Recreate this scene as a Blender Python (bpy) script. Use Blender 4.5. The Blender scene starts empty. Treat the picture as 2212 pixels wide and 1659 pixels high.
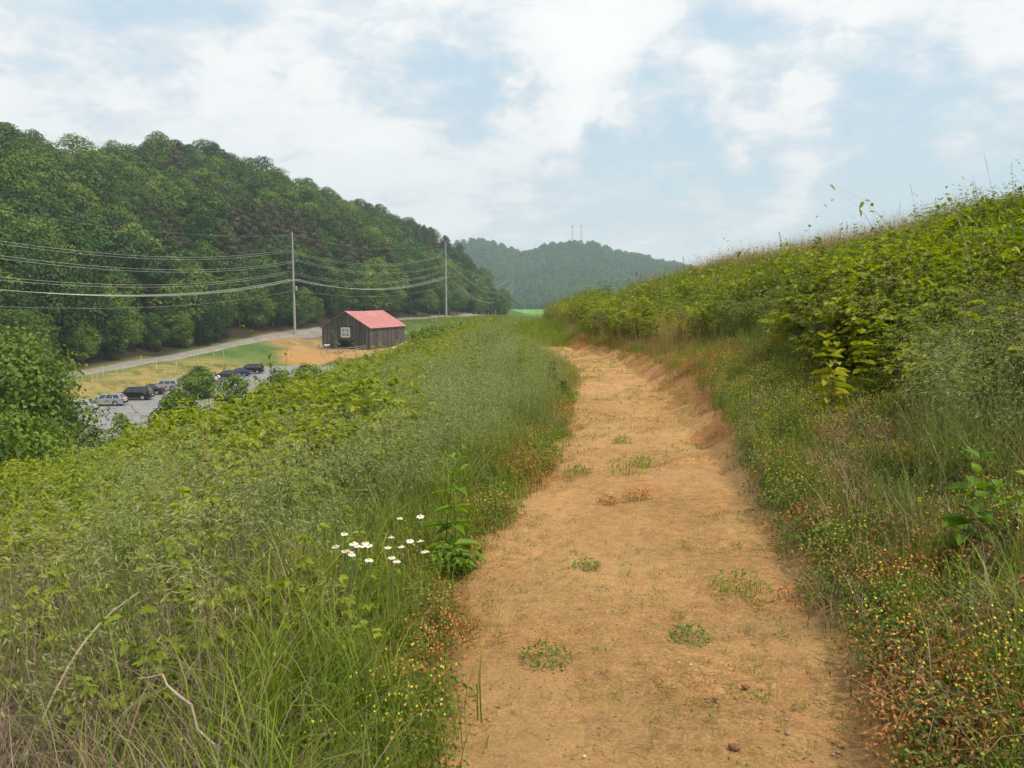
import bpy, math, random
import numpy as np
from math import radians, sin, cos, pi, tan
rng = np.random.default_rng(7)
random.seed(7)
sc = bpy.context.scene
COL = sc.collection

# ------------------------------------------------------------------ camera model (2212 x 1659 reading grid)
FPX = 1736.0
PITCH = radians(5.9)
CAMZ = 1.6
def ray(px, py):
    x = (px - 1106.0) / FPX; y = -(py - 829.5) / FPX
    return np.array([x, cos(PITCH) + y * sin(PITCH), -sin(PITCH) + y * cos(PITCH)])
def P(px, py, D):
    r = ray(px, py); k = D / r[1]
    return np.array([r[0] * k, D, CAMZ + r[2] * k])
def proj(p):
    x, y, z = p[..., 0], p[..., 1], p[..., 2] - CAMZ
    f = y * cos(PITCH) - z * sin(PITCH); u = y * sin(PITCH) + z * cos(PITCH)
    f = np.maximum(f, 0.01)
    return 1106 + FPX * x / f, 829.5 - FPX * u / f

# ------------------------------------------------------------------ noise
def _h(ix, iy, s):
    n = (ix.astype(np.int64) * 374761393 + iy.astype(np.int64) * 668265263 + s * 144665) & 0x7fffffff
    n = ((n ^ (n >> 13)) * 1274126177) & 0x7fffffff
    return ((n ^ (n >> 16)) & 0xffff) / 65535.0
def vnoise(x, y, s=0):
    x = np.asarray(x, float); y = np.asarray(y, float)
    ix = np.floor(x); iy = np.floor(y); fx = x - ix; fy = y - iy
    fx = fx * fx * (3 - 2 * fx); fy = fy * fy * (3 - 2 * fy)
    a = _h(ix, iy, s); b = _h(ix + 1, iy, s); c = _h(ix, iy + 1, s); d = _h(ix + 1, iy + 1, s)
    return (a * (1 - fx) + b * fx) * (1 - fy) + (c * (1 - fx) + d * fx) * fy
def fbm(x, y, s=0, o=4):
    r = 0; a = 0.5
    for i in range(o):
        r = r + a * vnoise(x * 2 ** i + i * 7.3, y * 2 ** i - i * 3.1, s + i); a *= 0.5
    return r / (1 - 0.5 ** o)
def sstep(a, b, x):
    t = np.clip((x - a) / (b - a), 0, 1); return t * t * (3 - 2 * t)

# ------------------------------------------------------------------ trail edges
_rows = [(1900, 840, 2020), (1659, 925, 1880), (1500, 950, 1850), (1400, 965, 1800), (1300, 955, 1740), (1230, 975, 1690), (1160, 1055, 1650),
         (1100, 1112, 1600), (1000, 1185, 1545), (900, 1228, 1462), (850, 1240, 1420), (800, 1238, 1362), (770, 1190, 1300),
         (755, 1162, 1252), (743, 1156, 1215), (733, 1163, 1215), (722, 1166, 1205), (712, 1150, 1182), (704, 1146, 1170)]
_ty, _tl, _tr = [], [], []
for py, l, r in _rows:
    a = ray(l, py); k = -CAMZ / a[2]; b = ray(r, py)
    _ty.append(a[1] * k); _tl.append(a[0] * k); _tr.append(b[0] * k)
_ty = np.array([-60.0] + _ty + [200.0]); _tl = np.array([-1.2] + _tl + [2.5]); _tr = np.array([0.9] + _tr + [3.6])
_fy = np.linspace(-60, 200, 2601)
def _smooth(v, n=13):
    w = np.hanning(n + 2)[1:-1]; w /= w.sum()
    return np.convolve(np.pad(v, n // 2, 'edge'), w, 'valid')
_fl = _smooth(np.interp(_fy, _ty, _tl)); _fr = _smooth(np.interp(_fy, _ty, _tr))
def Lx(Y): return np.interp(Y, _fy, _fl)
def Rx(Y): return np.interp(Y, _fy, _fr)

# ------------------------------------------------------------------ valley: thin plate through surveyed points
LOTZ = -12.0; BARNZ = -10.5
road_px = [(139, 812, 125), (209, 800, 135), (303, 781, 150), (396, 766, 166), (490, 746, 182), (584, 726, 200), (640, 716.5, 213), (690, 710, 225),
           (780, 699, 244), (870, 690, 262), (940, 685.5, 282), (1000, 683, 310), (1045, 681, 345), (1075, 679, 400)]
ROAD = [np.array([-66., 60., -10.6]), np.array([-69., 100., -10.4])] + [P(*r) for r in road_px] + [np.array([-2., 470., -6.]), np.array([1., 560., -7.])]
_ry = np.array([p[1] for p in ROAD]); _rx = np.array([p[0] for p in ROAD]); _rz = np.array([p[2] for p in ROAD])
def roadX(Y): return np.interp(Y, _ry, _rx)
ctrl = []
for p in ROAD:
    ctrl.append(tuple(p)); ctrl.append((p[0] - 4, p[1], p[2] + .1))
for y in (60, 90, 120, 150): ctrl.append((-54, y, LOTZ)); ctrl.append((-36, y, LOTZ))
ctrl += [(-52, 165, LOTZ), (-37, 168, LOTZ), (-45, 180, -11.4), (-60, 175, -9.6), (-36, 200, BARNZ), (-49, 206, BARNZ), (-30, 222, BARNZ), (-43, 226, BARNZ),
         (-42, 192, -10.9), (-28, 190, -11), (-52, 213, -9.0), (-26, 212, -9.6)]
for q in [(920, 722, 195), (950, 715, 200), (1000, 705, 205), (900, 702, 240), (1050, 690, 255), (1100, 684, 320), (1000, 689, 262), (940, 693, 255)]: ctrl.append(tuple(P(*q)))
skyl = [(-150, 230, 215), (0, 268, 235), (100, 312, 272), (150, 312, 290), (300, 305, 320), (400, 322, 340), (500, 342, 355), (600, 370, 365), (700, 402, 372), (800, 452, 385), (900, 495, 400), (1000, 532, 418), (1050, 575, 428)]
for (a, b, D) in skyl:
    q = P(a, b, D); q[2] -= 19 if D < 380 else 14; ctrl.append(tuple(q))
    q2 = q * 1.25; ctrl.append((q2[0], q2[1], q[2] - 8 if a > -100 else q[2] + 8))
for y, x in ((60, -100), (100, -105), (140, -100), (180, -95), (220, -82), (262, -62), (310, -45)): ctrl.append((x, y, np.interp(y, _ry, _rz) + 11))
ctrl += [(-30, 480, -1), (-60, 560, 8), (0, 640, -8), (40, 300, -7), (20, 420, -7), (60, 500, -8), (80, 620, -8), (-220, 60, 45), (-260, 0, 50), (-60, 0, -12), (-40, 30, -12),
         (0, -60, -12), (60, 0, -12), (60, 100, -11), (15, 150, -9), (10, 230, -6), (100, 200, -10), (-320, 250, 62), (-300, 450, 45), (-66, 20, -11), (-66, -40, -11)]
ctrl = np.array(ctrl, float)
def _tps(r2): return r2 * np.log(r2 + 1e-9) * 0.5
def _fit(c):
    n = len(c); xy = c[:, :2] / 100.0
    K = _tps(((xy[:, None] - xy[None]) ** 2).sum(-1)) + np.eye(n) * 2e-4
    Pm = np.c_[np.ones(n), xy]
    A = np.zeros((n + 3, n + 3)); A[:n, :n] = K; A[:n, n:] = Pm; A[n:, :n] = Pm.T
    return np.linalg.solve(A, np.r_[c[:, 2], 0, 0, 0]), xy
_w, _xy = _fit(ctrl)
def tps(X, Y):
    X = np.asarray(X, float); Y = np.asarray(Y, float); x = X.ravel() / 100; y = Y.ravel() / 100
    out = _w[-3] + _w[-2] * x + _w[-1] * y
    for i in range(len(_xy)):
        out = out + _w[i] * _tps((x - _xy[i, 0]) ** 2 + (y - _xy[i, 1]) ** 2)
    return out.reshape(X.shape)
_hx = [(900, 560), (985, 525), (1040, 515), (1080, 530), (1125, 548), (1180, 530), (1240, 520), (1290, 526), (1340, 545), (1400, 556), (1475, 574), (1560, 590), (1600, 580), (1700, 560), (1900, 560)]
_cx = np.array([-2500, -900] + [P(a, b, 1500)[0] for a, b in _hx] + [2500.]); _cz = np.array([150, 110] + [P(a, b, 1500)[2] - 11 for a, b in _hx] + [90.])
_cfx = np.linspace(-2500, 2500, 2001); _cfz = _smooth(np.interp(_cfx, _cx, _cz), 9)
def far_hill(X, Y):
    c = np.interp(X, _cfx, _cfz)
    foot = 960 + 60 * np.sin(X / 140.) + 30 * np.sin(X / 57. + 1)
    t = np.clip((Y - foot) / (1500 - foot), 0, 1)
    prof = t ** 1.15 * (1 - .1 * np.sin(t * pi))
    relief = (fbm(X / 150., Y / 260., 40, 3) - .5) * 46 * np.sin(np.clip(t, 0, 1) * pi)
    back = np.clip((Y - 1500) / 1200, 0, 1)
    return np.where(Y > foot, (c + 8) * prof + relief, 0) * (1 - back * .6)
def hillside(X, Y):
    l = Lx(Y); r = Rx(Y)
    base = -np.clip(Y - 46, 0, 400) * .029
    sc_ = 1 - .28 * sstep(30, 64, Y) - .50 * sstep(80, 190, Y) - .22 * sstep(200, 330, Y)
    uR = X - r; uL = l - X
    bank = .75 + .5 * vnoise(Y * .45, Y * 0 + 3, 5)
    R = np.interp(uR, [0, .3, .65, 5, 8, 11, 30, 300], [0, .20, .38, 2.05, 2.8, 3.05, 3.5, 3.5])
    R = R * (1 + .15 * sstep(24, 12, Y) * sstep(2, 6, uR))
    R = R * np.where(uR < 1.2, 1 + (bank - 1) * sstep(1.6, 0.2, uR), 1)
    R = R + (fbm(X * .5, Y * .5, 3, 3) - .5) * .35 * sstep(.8, 3, uR)
    Lh = np.interp(uL, [0, 3, 10, 14, 17, 200], [0, -.38, -2.2, -3.7, -5.2, -97])
    Lh = Lh - sstep(12, 28, Y) * np.interp(uL, [0, 1.2, 4, 10, 16], [0, .05, .55, .75, 1.0])
    Lh = Lh + (fbm(X * .4, Y * .4, 9, 3) - .5) * .35 * sstep(.6, 3, uL)
    return base + np.where(uR > 0, R * sc_, 0) + np.where(uL > 0, Lh, 0)
def H(X, Y, fine=True):
    X = np.asarray(X, float); Y = np.asarray(Y, float)
    v = np.clip(tps(X, np.minimum(Y, 700)), -13, 75)
    lot = sstep(-58, -55, X) * sstep(-31, -35, X) * sstep(169, 166, Y) * sstep(55, 60, Y)
    v = v * (1 - lot) + LOTZ * lot
    bx = X + 39.3; by = Y - 212.5
    bn = sstep(17, 12, np.sqrt(bx * bx + by * by)); v = v * (1 - bn) + BARNZ * bn
    far = sstep(390, 500, Y) * sstep(-45, -12, X + (Y - 450) * .0); far = np.maximum(far, sstep(560, 720, Y) * sstep(-130, -40, X)) ; far = np.maximum(far, sstep(800, 950, Y)); v = v * (1 - far) - 8 * far
    v = v + far_hill(X, Y)
    h = hillside(X, Y)
    d = 1.2; k = np.clip((h - v) / d, -1, 1) * .5 + .5
    out = v * (1 - k) + h * k + d * k * (1 - k) * .5
    if fine:
        near = sstep(70, 20, np.abs(Y)) * sstep(40, 15, np.abs(X))
        out = out + near * ((fbm(X * 1.7, Y * 1.7, 21, 4) - .5) * .07 + (fbm(X * 7, Y * 7, 25, 2) - .5) * .012)
    return out
def hit(px, py, lift=0.0, d0=1.5, d1=1200):
    r = ray(px, py); D = d0 * (d1 / d0) ** np.linspace(0, 1, 1600)
    k = D / r[1]; X = r[0] * k; Z = CAMZ + r[2] * k
    h = H(X, D) + lift; i = np.argmax(Z < h)
    if Z[i] >= h[i]: i = len(D) - 1
    return np.array([X[i], D[i], float(H(X[i], D[i]))])

# ------------------------------------------------------------------ materials
def nt(m): return m.node_tree.nodes, m.node_tree.links
def mat_new(name):
    m = bpy.data.materials.new(name); m.use_nodes = True; m.node_tree.nodes.clear(); return m
def node(n, t, **kw):
    x = n.new(t)
    for k, v in kw.items(): setattr(x, k, v)
    return x
def rampn(n, stops):
    r = n.new('ShaderNodeValToRGB'); e = r.color_ramp.elements
    while len(e) < len(stops): e.new(0.5)
    for i, (p, c) in enumerate(stops): e[i].position = p; e[i].color = (*c, 1)
    return r
def mathn(n, l, op, a, b=None, c=None, clamp=False):
    x = n.new('ShaderNodeMath'); x.operation = op; x.use_clamp = clamp
    for i, v in enumerate((a, b, c)):
        if v is None: continue
        if isinstance(v, (int, float)): x.inputs[i].default_value = v
        else: l.new(v, x.inputs[i])
    return x.outputs[0]
def leaf_mat(name, cols, trans=.35, rough=.55, spec=.25, patch=None, wr=(.35, .35, .3), pscale=.5):
    """cols: list of colours; picked by a mix of per-leaf, per-plant and place variation"""
    m = mat_new(name); n, l = nt(m)
    at = node(n, 'ShaderNodeAttribute', attribute_name='v'); oi = n.new('ShaderNodeObjectInfo'); g = n.new('ShaderNodeNewGeometry')
    nz = n.new('ShaderNodeTexNoise'); nz.inputs['Scale'].default_value = pscale; nz.inputs['Detail'].default_value = 2
    l.new(g.outputs['Position'], nz.inputs['Vector'])
    nm = mathn(n, l, 'MULTIPLY_ADD', nz.outputs['Fac'], 2.2, -.6, clamp=True)
    s = mathn(n, l, 'MULTIPLY', at.outputs['Fac'], wr[0])
    s = mathn(n, l, 'MULTIPLY_ADD', oi.outputs['Random'], wr[1], s)
    s = mathn(n, l, 'MULTIPLY_ADD', nm, wr[2], s)
    k = len(cols); r = rampn(n, [((i + .0) / (k - 1), c) for i, c in enumerate(cols)]); l.new(s, r.inputs[0])
    b = n.new('ShaderNodeBsdfPrincipled'); b.inputs['Roughness'].default_value = rough; b.inputs['Specular IOR Level'].default_value = spec
    t = n.new('ShaderNodeBsdfTranslucent'); mx = n.new('ShaderNodeMixShader'); mx.inputs[0].default_value = trans
    hs = n.new('ShaderNodeHueSaturation'); hs.inputs['Hue'].default_value = .49; hs.inputs['Saturation'].default_value = 1.1; hs.inputs['Value'].default_value = 1.25
    l.new(r.outputs[0], b.inputs['Base Color']); l.new(r.outputs[0], hs.inputs['Color']); l.new(hs.outputs[0], t.inputs['Color'])
    l.new(b.outputs[0], mx.inputs[1]); l.new(t.outputs[0], mx.inputs[2])
    o = n.new('ShaderNodeOutputMaterial'); l.new(mx.outputs[0], o.inputs['Surface']); return m
def plain(name, col, rough=.6, spec=.4, metal=0, noise=0, nscale=5, col2=None, bump=0, stretch=None, alpha=None):
    m = mat_new(name); n, l = nt(m); b = n.new('ShaderNodeBsdfPrincipled'); o = n.new('ShaderNodeOutputMaterial')
    b.inputs['Base Color'].default_value = (*col, 1); b.inputs['Roughness'].default_value = rough; b.inputs['Metallic'].default_value = metal
    b.inputs['Specular IOR Level'].default_value = spec
    if col2 is not None or bump:
        tc = n.new('ShaderNodeTexCoord'); src = tc.outputs['Object']
        if stretch:
            mp = n.new('ShaderNodeMapping'); mp.inputs['Scale'].default_value = stretch; l.new(src, mp.inputs[0]); src = mp.outputs[0]
        nz = n.new('ShaderNodeTexNoise'); nz.inputs['Scale'].default_value = nscale; nz.inputs['Detail'].default_value = 6; l.new(src, nz.inputs['Vector'])
        if col2 is not None:
            r = rampn(n, [(.35, col), (.68, col2)]); l.new(nz.outputs['Fac'], r.inputs[0]); l.new(r.outputs[0], b.inputs['Base Color'])
        if bump:
            bp = n.new('ShaderNodeBump'); bp.inputs['Strength'].default_value = bump; bp.inputs['Distance'].default_value = .02; l.new(nz.outputs['Fac'], bp.inputs['Height']); l.new(bp.outputs[0], b.inputs['Normal'])
    l.new(b.outputs[0], o.inputs['Surface']); return m

# ------------------------------------------------------------------ mesh helpers
def mesh_from(name, V, F, mats, v=None, mi=None, smooth=False, extra=None):
    me = bpy.data.meshes.new(name)
    V = np.asarray(V, np.float32); 
    if isinstance(F, np.ndarray):
        nf, k = F.shape
        me.vertices.add(len(V)); me.vertices.foreach_set('co', V.ravel())
        me.loops.add(nf * k); me.loops.foreach_set('vertex_index', F.astype(np.int32).ravel())
        me.polygons.add(nf); me.polygons.foreach_set('loop_start', (np.arange(nf) * k).astype(np.int32))
        me.update(calc_edges=True)
    else:
        me.from_pydata(V.tolist(), [], [list(map(int, f)) for f in F]); me.update()
    nf = len(me.polygons)
    for m in mats: me.materials.append(m)
    if mi is not None: me.polygons.foreach_set('material_index', np.asarray(mi, np.int32))
    if v is not None:
        a = me.attributes.new('v', 'FLOAT', 'FACE'); a.data.foreach_set('value', np.asarray(v, np.float32))
    if smooth: me.polygons.foreach_set('use_smooth', np.ones(nf, bool))
    me.validate(); return me
def link(name, me, parent=None, loc=None, rz=0, coll=None):
    o = bpy.data.objects.new(name, me); (coll or COL).objects.link(o)
    if parent is not None: o.parent = parent
    if loc is not None: o.location = [float(c) for c in loc]
    if rz: o.rotation_euler = (0, 0, rz)
    return o
def empty(name, loc, rz=0): 
    o = link(name, None, None, loc, rz); o.empty_display_size = .3; return o
def tag(o, label=None, cat=None, group=None, kind=None):
    if label: o['label'] = label
    if cat: o['category'] = cat
    if group: o['group'] = group
    if kind: o['kind'] = kind
    return o
class MB:
    """collects faces of one part"""
    def __init__(s): s.V = []; s.F = []; s.v = []; s.mi = []
    def add(s, V, F, v=None, mi=0):
        o = len(s.V); s.V.extend([tuple(map(float, p)) for p in V])
        for f in F: s.F.append([i + o for i in f]); s.v.append(random.random() if v is None else v); s.mi.append(mi)
    def box(s, a, b, v=None, mi=0, M=None):
        x0, y0, z0 = a; x1, y1, z1 = b
        V = [(x0, y0, z0), (x1, y0, z0), (x1, y1, z0), (x0, y1, z0), (x0, y0, z1), (x1, y0, z1), (x1, y1, z1), (x0, y1, z1)]
        if M is not None: V = [M(p) for p in V]
        if v is None: v = random.random()
        s.add(V, [(0, 3, 2, 1), (4, 5, 6, 7), (0, 1, 5, 4), (1, 2, 6, 5), (2, 3, 7, 6), (3, 0, 4, 7)], v, mi)
    def tube(s, pts, rad, n=6, v=None, mi=0, cap=True):
        pts = [np.array(p, float) for p in pts]; rad = rad if hasattr(rad, '__len__') else [rad] * len(pts)
        rings = []
        up = np.array([.13, .31, .94])
        for i, p in enumerate(pts):
            d = pts[min(i + 1, len(pts) - 1)] - pts[max(i - 1, 0)]; d /= (np.linalg.norm(d) + 1e-9)
            a = np.cross(d, up); 
            if np.linalg.norm(a) < .05: a = np.cross(d, np.array([1., 0, 0]))
            a /= np.linalg.norm(a); b = np.cross(d, a)
            rings.append([p + rad[i] * (cos(2 * pi * k / n) * a + sin(2 * pi * k / n) * b) for k in range(n)])
        V = [q for r in rings for q in r]; F = []
        for i in range(len(pts) - 1):
            for k in range(n):
                F.append((i * n + k, i * n + (k + 1) % n, (i + 1) * n + (k + 1) % n, (i + 1) * n + k))
        if cap: F.append(tuple(range(n - 1, -1, -1))); F.append(tuple((len(pts) - 1) * n + k for k in range(n)))
        s.add(V, F, v, mi)
    def build(s, name, mats, parent=None, loc=None, rz=0, smooth=False, coll=None):
        if not isinstance(mats, (list, tuple)): mats = [mats]
        me = mesh_from(name, s.V, s.F, mats, s.v, s.mi, smooth)
        return link(name, me, parent, loc, rz, coll)
def unit(a): return a / (np.linalg.norm(a, axis=-1, keepdims=True) + 1e-9)
def leaf_quads(base, d, nrm, L, W, droop=.0, two=False):
    """diamond (one quad) or folded two-quad leaves; arrays"""
    n = len(base); L = np.broadcast_to(L, n)[:, None]; W = np.broadcast_to(W, n)[:, None]
    d = unit(d); s = unit(np.cross(d, nrm)); nn = unit(np.cross(s, d))
    tip = base + d * L; tip[:, 2] -= (droop * L)[:, 0]
    if not two:
        a = base + d * L * .45 + s * W * .5 + nn * W * .12; b = base + d * L * .45 - s * W * .5 + nn * W * .12
        V = np.stack([base, a, tip, b], 1).reshape(-1, 3); F = np.arange(n * 4).reshape(n, 4)
        return V, F
    l1 = base + d * L * .28 + s * W * .46 + nn * W * .18; l2 = base + d * L * .66 + s * W * .38 + nn * W * .14; l2[:, 2] -= (droop * .35 * L)[:, 0]
    r1 = base + d * L * .28 - s * W * .46 + nn * W * .18; r2 = base + d * L * .66 - s * W * .38 + nn * W * .14; r2[:, 2] -= (droop * .35 * L)[:, 0]
    V = np.stack([base, l1, l2, tip, r2, r1], 1).reshape(-1, 3)
    i = np.arange(n)[:, None] * 6
    F = np.concatenate([i + np.array([[0, 1, 2, 3]]), i + np.array([[0, 3, 4, 5]])], 0)
    return V, F
def blades(base, az, h, lean, w, segs=4, curl=1.6):
    """arching grass blades; returns V, F(quads)"""
    n = len(base); t = np.linspace(0, 1, segs + 1)
    dirx = np.cos(az)[:, None]; diry = np.sin(az)[:, None]; h = np.broadcast_to(h, n)[:, None]; lean = np.broadcast_to(lean, n)[:, None]; w = np.broadcast_to(w, n)[:, None]
    a = lean * (t[None] ** curl) * 1.35
    dz = np.cos(a); dr = np.sin(a)
    z = np.cumsum(np.c_[np.zeros((n, 1)), (dz[:, 1:] + dz[:, :-1]) / 2 / segs], 1) * h
    r = np.cumsum(np.c_[np.zeros((n, 1)), (dr[:, 1:] + dr[:, :-1]) / 2 / segs], 1) * h
    ww = w * (1 - t[None] ** 1.7 * .93) * .5
    tw = az[:, None] + pi / 2
    cx = base[:, 0:1] + dirx * r; cy = base[:, 1:2] + diry * r; cz = base[:, 2:3] + z
    ax = np.cos(tw) * ww; ay = np.sin(tw) * ww
    A = np.stack([cx + ax, cy + ay, cz], -1); B = np.stack([cx - ax, cy - ay, cz], -1)
    V = np.stack([A, B], 2).reshape(n, -1, 3); k = 2 * (segs + 1)
    f = np.array([[2 * i, 2 * i + 1, 2 * i + 3, 2 * i + 2] for i in range(segs)])
    F = (np.arange(n)[:, None, None] * k + f[None]).reshape(-1, 4)
    top = np.stack([cx[:, -1], cy[:, -1], cz[:, -1]], -1)
    return V.reshape(-1, 3), F, top, np.stack([cx, cy, cz], -1)
class NB:
    """numpy mesh builder of quads with material index and v"""
    def __init__(s): s.V = []; s.F = []; s.v = []; s.m = []; s.n = 0
    def add(s, V, F, v, mi=0):
        s.V.append(V); s.F.append(F + s.n); s.n += len(V)
        s.v.append(np.broadcast_to(v, len(F)).astype(float)); s.m.append(np.full(len(F), mi))
    def mesh(s, name, mats):
        return mesh_from(name, np.concatenate(s.V), np.concatenate(s.F), mats, np.concatenate(s.v), np.concatenate(s.m))
def tube_np(pts, r0, r1, n=4):
    b = MB(); b.tube(pts, list(np.linspace(r0, r1, len(pts))), n, cap=False)
    return np.array(b.V), np.array(b.F)

# ------------------------------------------------------------------ scattering (stuff only)
def scatter(name, protos, pts, rot, scl, idx, label, cat):
    c = bpy.data.collections.new(name + '_kinds')
    for o in protos: c.objects.link(o)
    me = bpy.data.meshes.new(name); n = len(pts)
    me.vertices.add(n); me.vertices.foreach_set('co', np.asarray(pts, np.float32).ravel())
    a = me.attributes.new('rot', 'FLOAT_VECTOR', 'POINT'); a.data.foreach_set('vector', np.asarray(rot, np.float32).ravel())
    s = np.asarray(scl, np.float32); s = np.repeat(s[:, None], 3, 1) if s.ndim == 1 else s
    a = me.attributes.new('scl', 'FLOAT_VECTOR', 'POINT'); a.data.foreach_set('vector', s.astype(np.float32).ravel())
    a = me.attributes.new('idx', 'INT', 'POINT'); a.data.foreach_set('value', np.asarray(idx, np.int32))
    o = link(name, me)
    ng = bpy.data.node_groups.new(name, 'GeometryNodeTree')
    ng.interface.new_socket('Geometry', in_out='INPUT', socket_type='NodeSocketGeometry'); ng.interface.new_socket('Geometry', in_out='OUTPUT', socket_type='NodeSocketGeometry')
    N = ng.nodes; L = ng.links; gi = N.new('NodeGroupInput'); go = N.new('NodeGroupOutput')
    ci = N.new('GeometryNodeCollectionInfo'); ci.inputs['Collection'].default_value = c; ci.inputs['Separate Children'].default_value = True; ci.inputs['Reset Children'].default_value = True
    ip = N.new('GeometryNodeInstanceOnPoints'); ip.inputs['Pick Instance'].default_value = True
    def na(nm, ty):
        q = N.new('GeometryNodeInputNamedAttribute'); q.data_type = ty; q.inputs['Name'].default_value = nm; return q.outputs['Attribute']
    L.new(gi.outputs[0], ip.inputs['Points']); L.new(ci.outputs[0], ip.inputs['Instance']); L.new(na('idx', 'INT'), ip.inputs['Instance Index'])
    L.new(na('rot', 'FLOAT_VECTOR'), ip.inputs['Rotation']); L.new(na('scl', 'FLOAT_VECTOR'), ip.inputs['Scale']); L.new(ip.outputs[0], go.inputs[0])
    md = o.modifiers.new('scatter', 'NODES'); md.node_group = ng
    tag(o, label, cat, None, 'stuff'); return o
_pc = [0]
def proto(me):
    _pc[0] += 1
    return bpy.data.objects.new('kind_%04d' % _pc[0], me)
EXPO = 0.0; SUNE = 4.1; SKYS = .10; HAZE = .00032
NCAND = 80000
WSTR = 1.12
# ------------------------------------------------------------------ camera, world, sun
cam = bpy.data.cameras.new('camera'); co = bpy.data.objects.new('camera', cam); COL.objects.link(co)
co.location = (0, 0, CAMZ); co.rotation_euler = (pi / 2 - PITCH, 0, 0)
cam.sensor_width = 36; cam.lens = 36 * FPX / 2212; cam.clip_end = 20000; cam.clip_start = .05
sc.camera = co
sc.view_settings.view_transform = 'Standard'; sc.view_settings.look = 'None'; sc.view_settings.exposure = EXPO; sc.view_settings.gamma = 1
SUN_EL, SUN_AZ = radians(60), radians(118)      # azimuth from +Y towards +X
sd = np.array([cos(SUN_EL) * sin(SUN_AZ), cos(SUN_EL) * cos(SUN_AZ), sin(SUN_EL)])
su = bpy.data.lights.new('sun', 'SUN'); so = bpy.data.objects.new('sun', su); COL.objects.link(so)
from mathutils import Vector
so.rotation_euler = Vector(tuple(-sd)).to_track_quat('-Z', 'Y').to_euler(); su.energy = SUNE; su.angle = radians(6); su.color = (1, .90, .73)
w = bpy.data.worlds.new('World'); sc.world = w; w.use_nodes = True; w.cycles.sampling_method = 'NONE'; n = w.node_tree.nodes; l = w.node_tree.links; n.clear()
sky = n.new('ShaderNodeTexSky'); sky.sky_type = 'NISHITA'; sky.sun_disc = False; sky.sun_elevation = SUN_EL; sky.sun_rotation = SUN_AZ; sky.air_density = 1.2; sky.dust_density = 1.5; sky.ozone_density = 1.5
tc = n.new('ShaderNodeTexCoord'); sx = n.new('ShaderNodeSeparateXYZ'); l.new(tc.outputs['Generated'], sx.inputs[0])
zz = mathn(n, l, 'MAXIMUM', sx.outputs['Z'], 0.0); den = mathn(n, l, 'ADD', zz, .26)
cx = mathn(n, l, 'DIVIDE', sx.outputs['X'], den); cy = mathn(n, l, 'DIVIDE', sx.outputs['Y'], den)
cb = n.new('ShaderNodeCombineXYZ'); l.new(cx, cb.inputs[0]); l.new(cy, cb.inputs[1])
def wn(scale, det, rough, dist, off):
    m = n.new('ShaderNodeMapping'); m.inputs['Location'].default_value = off; l.new(cb.outputs[0], m.inputs[0])
    z = n.new('ShaderNodeTexNoise'); z.inputs['Scale'].default_value = scale; z.inputs['Detail'].default_value = det; z.inputs['Roughness'].default_value = rough; z.inputs['Distortion'].default_value = dist
    l.new(m.outputs[0], z.inputs['Vector']); return z.outputs['Fac']
n1 = wn(2.6, 8, .56, .3, (3.1, 1.7, 0)); n2 = wn(7.5, 7, .6, .4, (0, 5, 2)); nb = wn(1.2, 4, .5, .2, (9, 2, 4))
# warped direction for the blue gaps
nzw = n.new('ShaderNodeTexNoise'); nzw.inputs['Scale'].default_value = 5.5; nzw.inputs['Detail'].default_value = 6; nzw.inputs['Roughness'].default_value = .6; l.new(tc.outputs['Generated'], nzw.inputs['Vector'])
wv = n.new('ShaderNodeVectorMath'); wv.operation = 'SUBTRACT'; l.new(nzw.outputs['Color'], wv.inputs[0]); wv.inputs[1].default_value = (.5, .5, .5)
ws = n.new('ShaderNodeVectorMath'); ws.operation = 'SCALE'; ws.inputs['Scale'].default_value = .34; l.new(wv.outputs[0], ws.inputs[0])
wd = n.new('ShaderNodeVectorMath'); wd.operation = 'ADD'; l.new(tc.outputs['Generated'], wd.inputs[0]); l.new(ws.outputs[0], wd.inputs[1])
tot = None
GAPS = [(1360, 330, .13, .9, 2.0), (1090, 330, .04, .3, 2), (930, 190, .13, .6, 1.3), (1530, 110, .15, .7, .7), (1560, 330, .07, .5, 1.5), (2060, 290, .14, .7, 1.6), (1870, 200, .14, .55, 1.6), (250, 40, .16, .6, 1.5), (640, 110, .12, .45, 1),
        (60, 180, .1, .2, 1.5), (1290, 470, .12, .3, 3), (1700, 440, .12, .25, 3), (1830, 380, .12, .35, 3), (2000, 50, .1, .2, 1),
        (1470, 215, .10, -.75, 1.6), (1400, 60, .08, -.35, 1.2), (1640, 190, .07, -.4, 1.4), (1180, 300, .07, .35, 2.2), (1010, 110, .08, .35, 1.3), (1220, 60, .12, -.7, .7), (600, 210, .18, -.5, 1.6), (1160, 230, .12, -.6, 1.3), (1660, 310, .10, -.9, 1.2), (1760, 20, .12, -.6, 1.5), (2150, 110, .16, -.6, 1), (850, 330, .2, -.5, 1.8), (1420, 400, .1, -.45, 3.5), (100, 260, .2, -.4, 1.2)]
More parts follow.
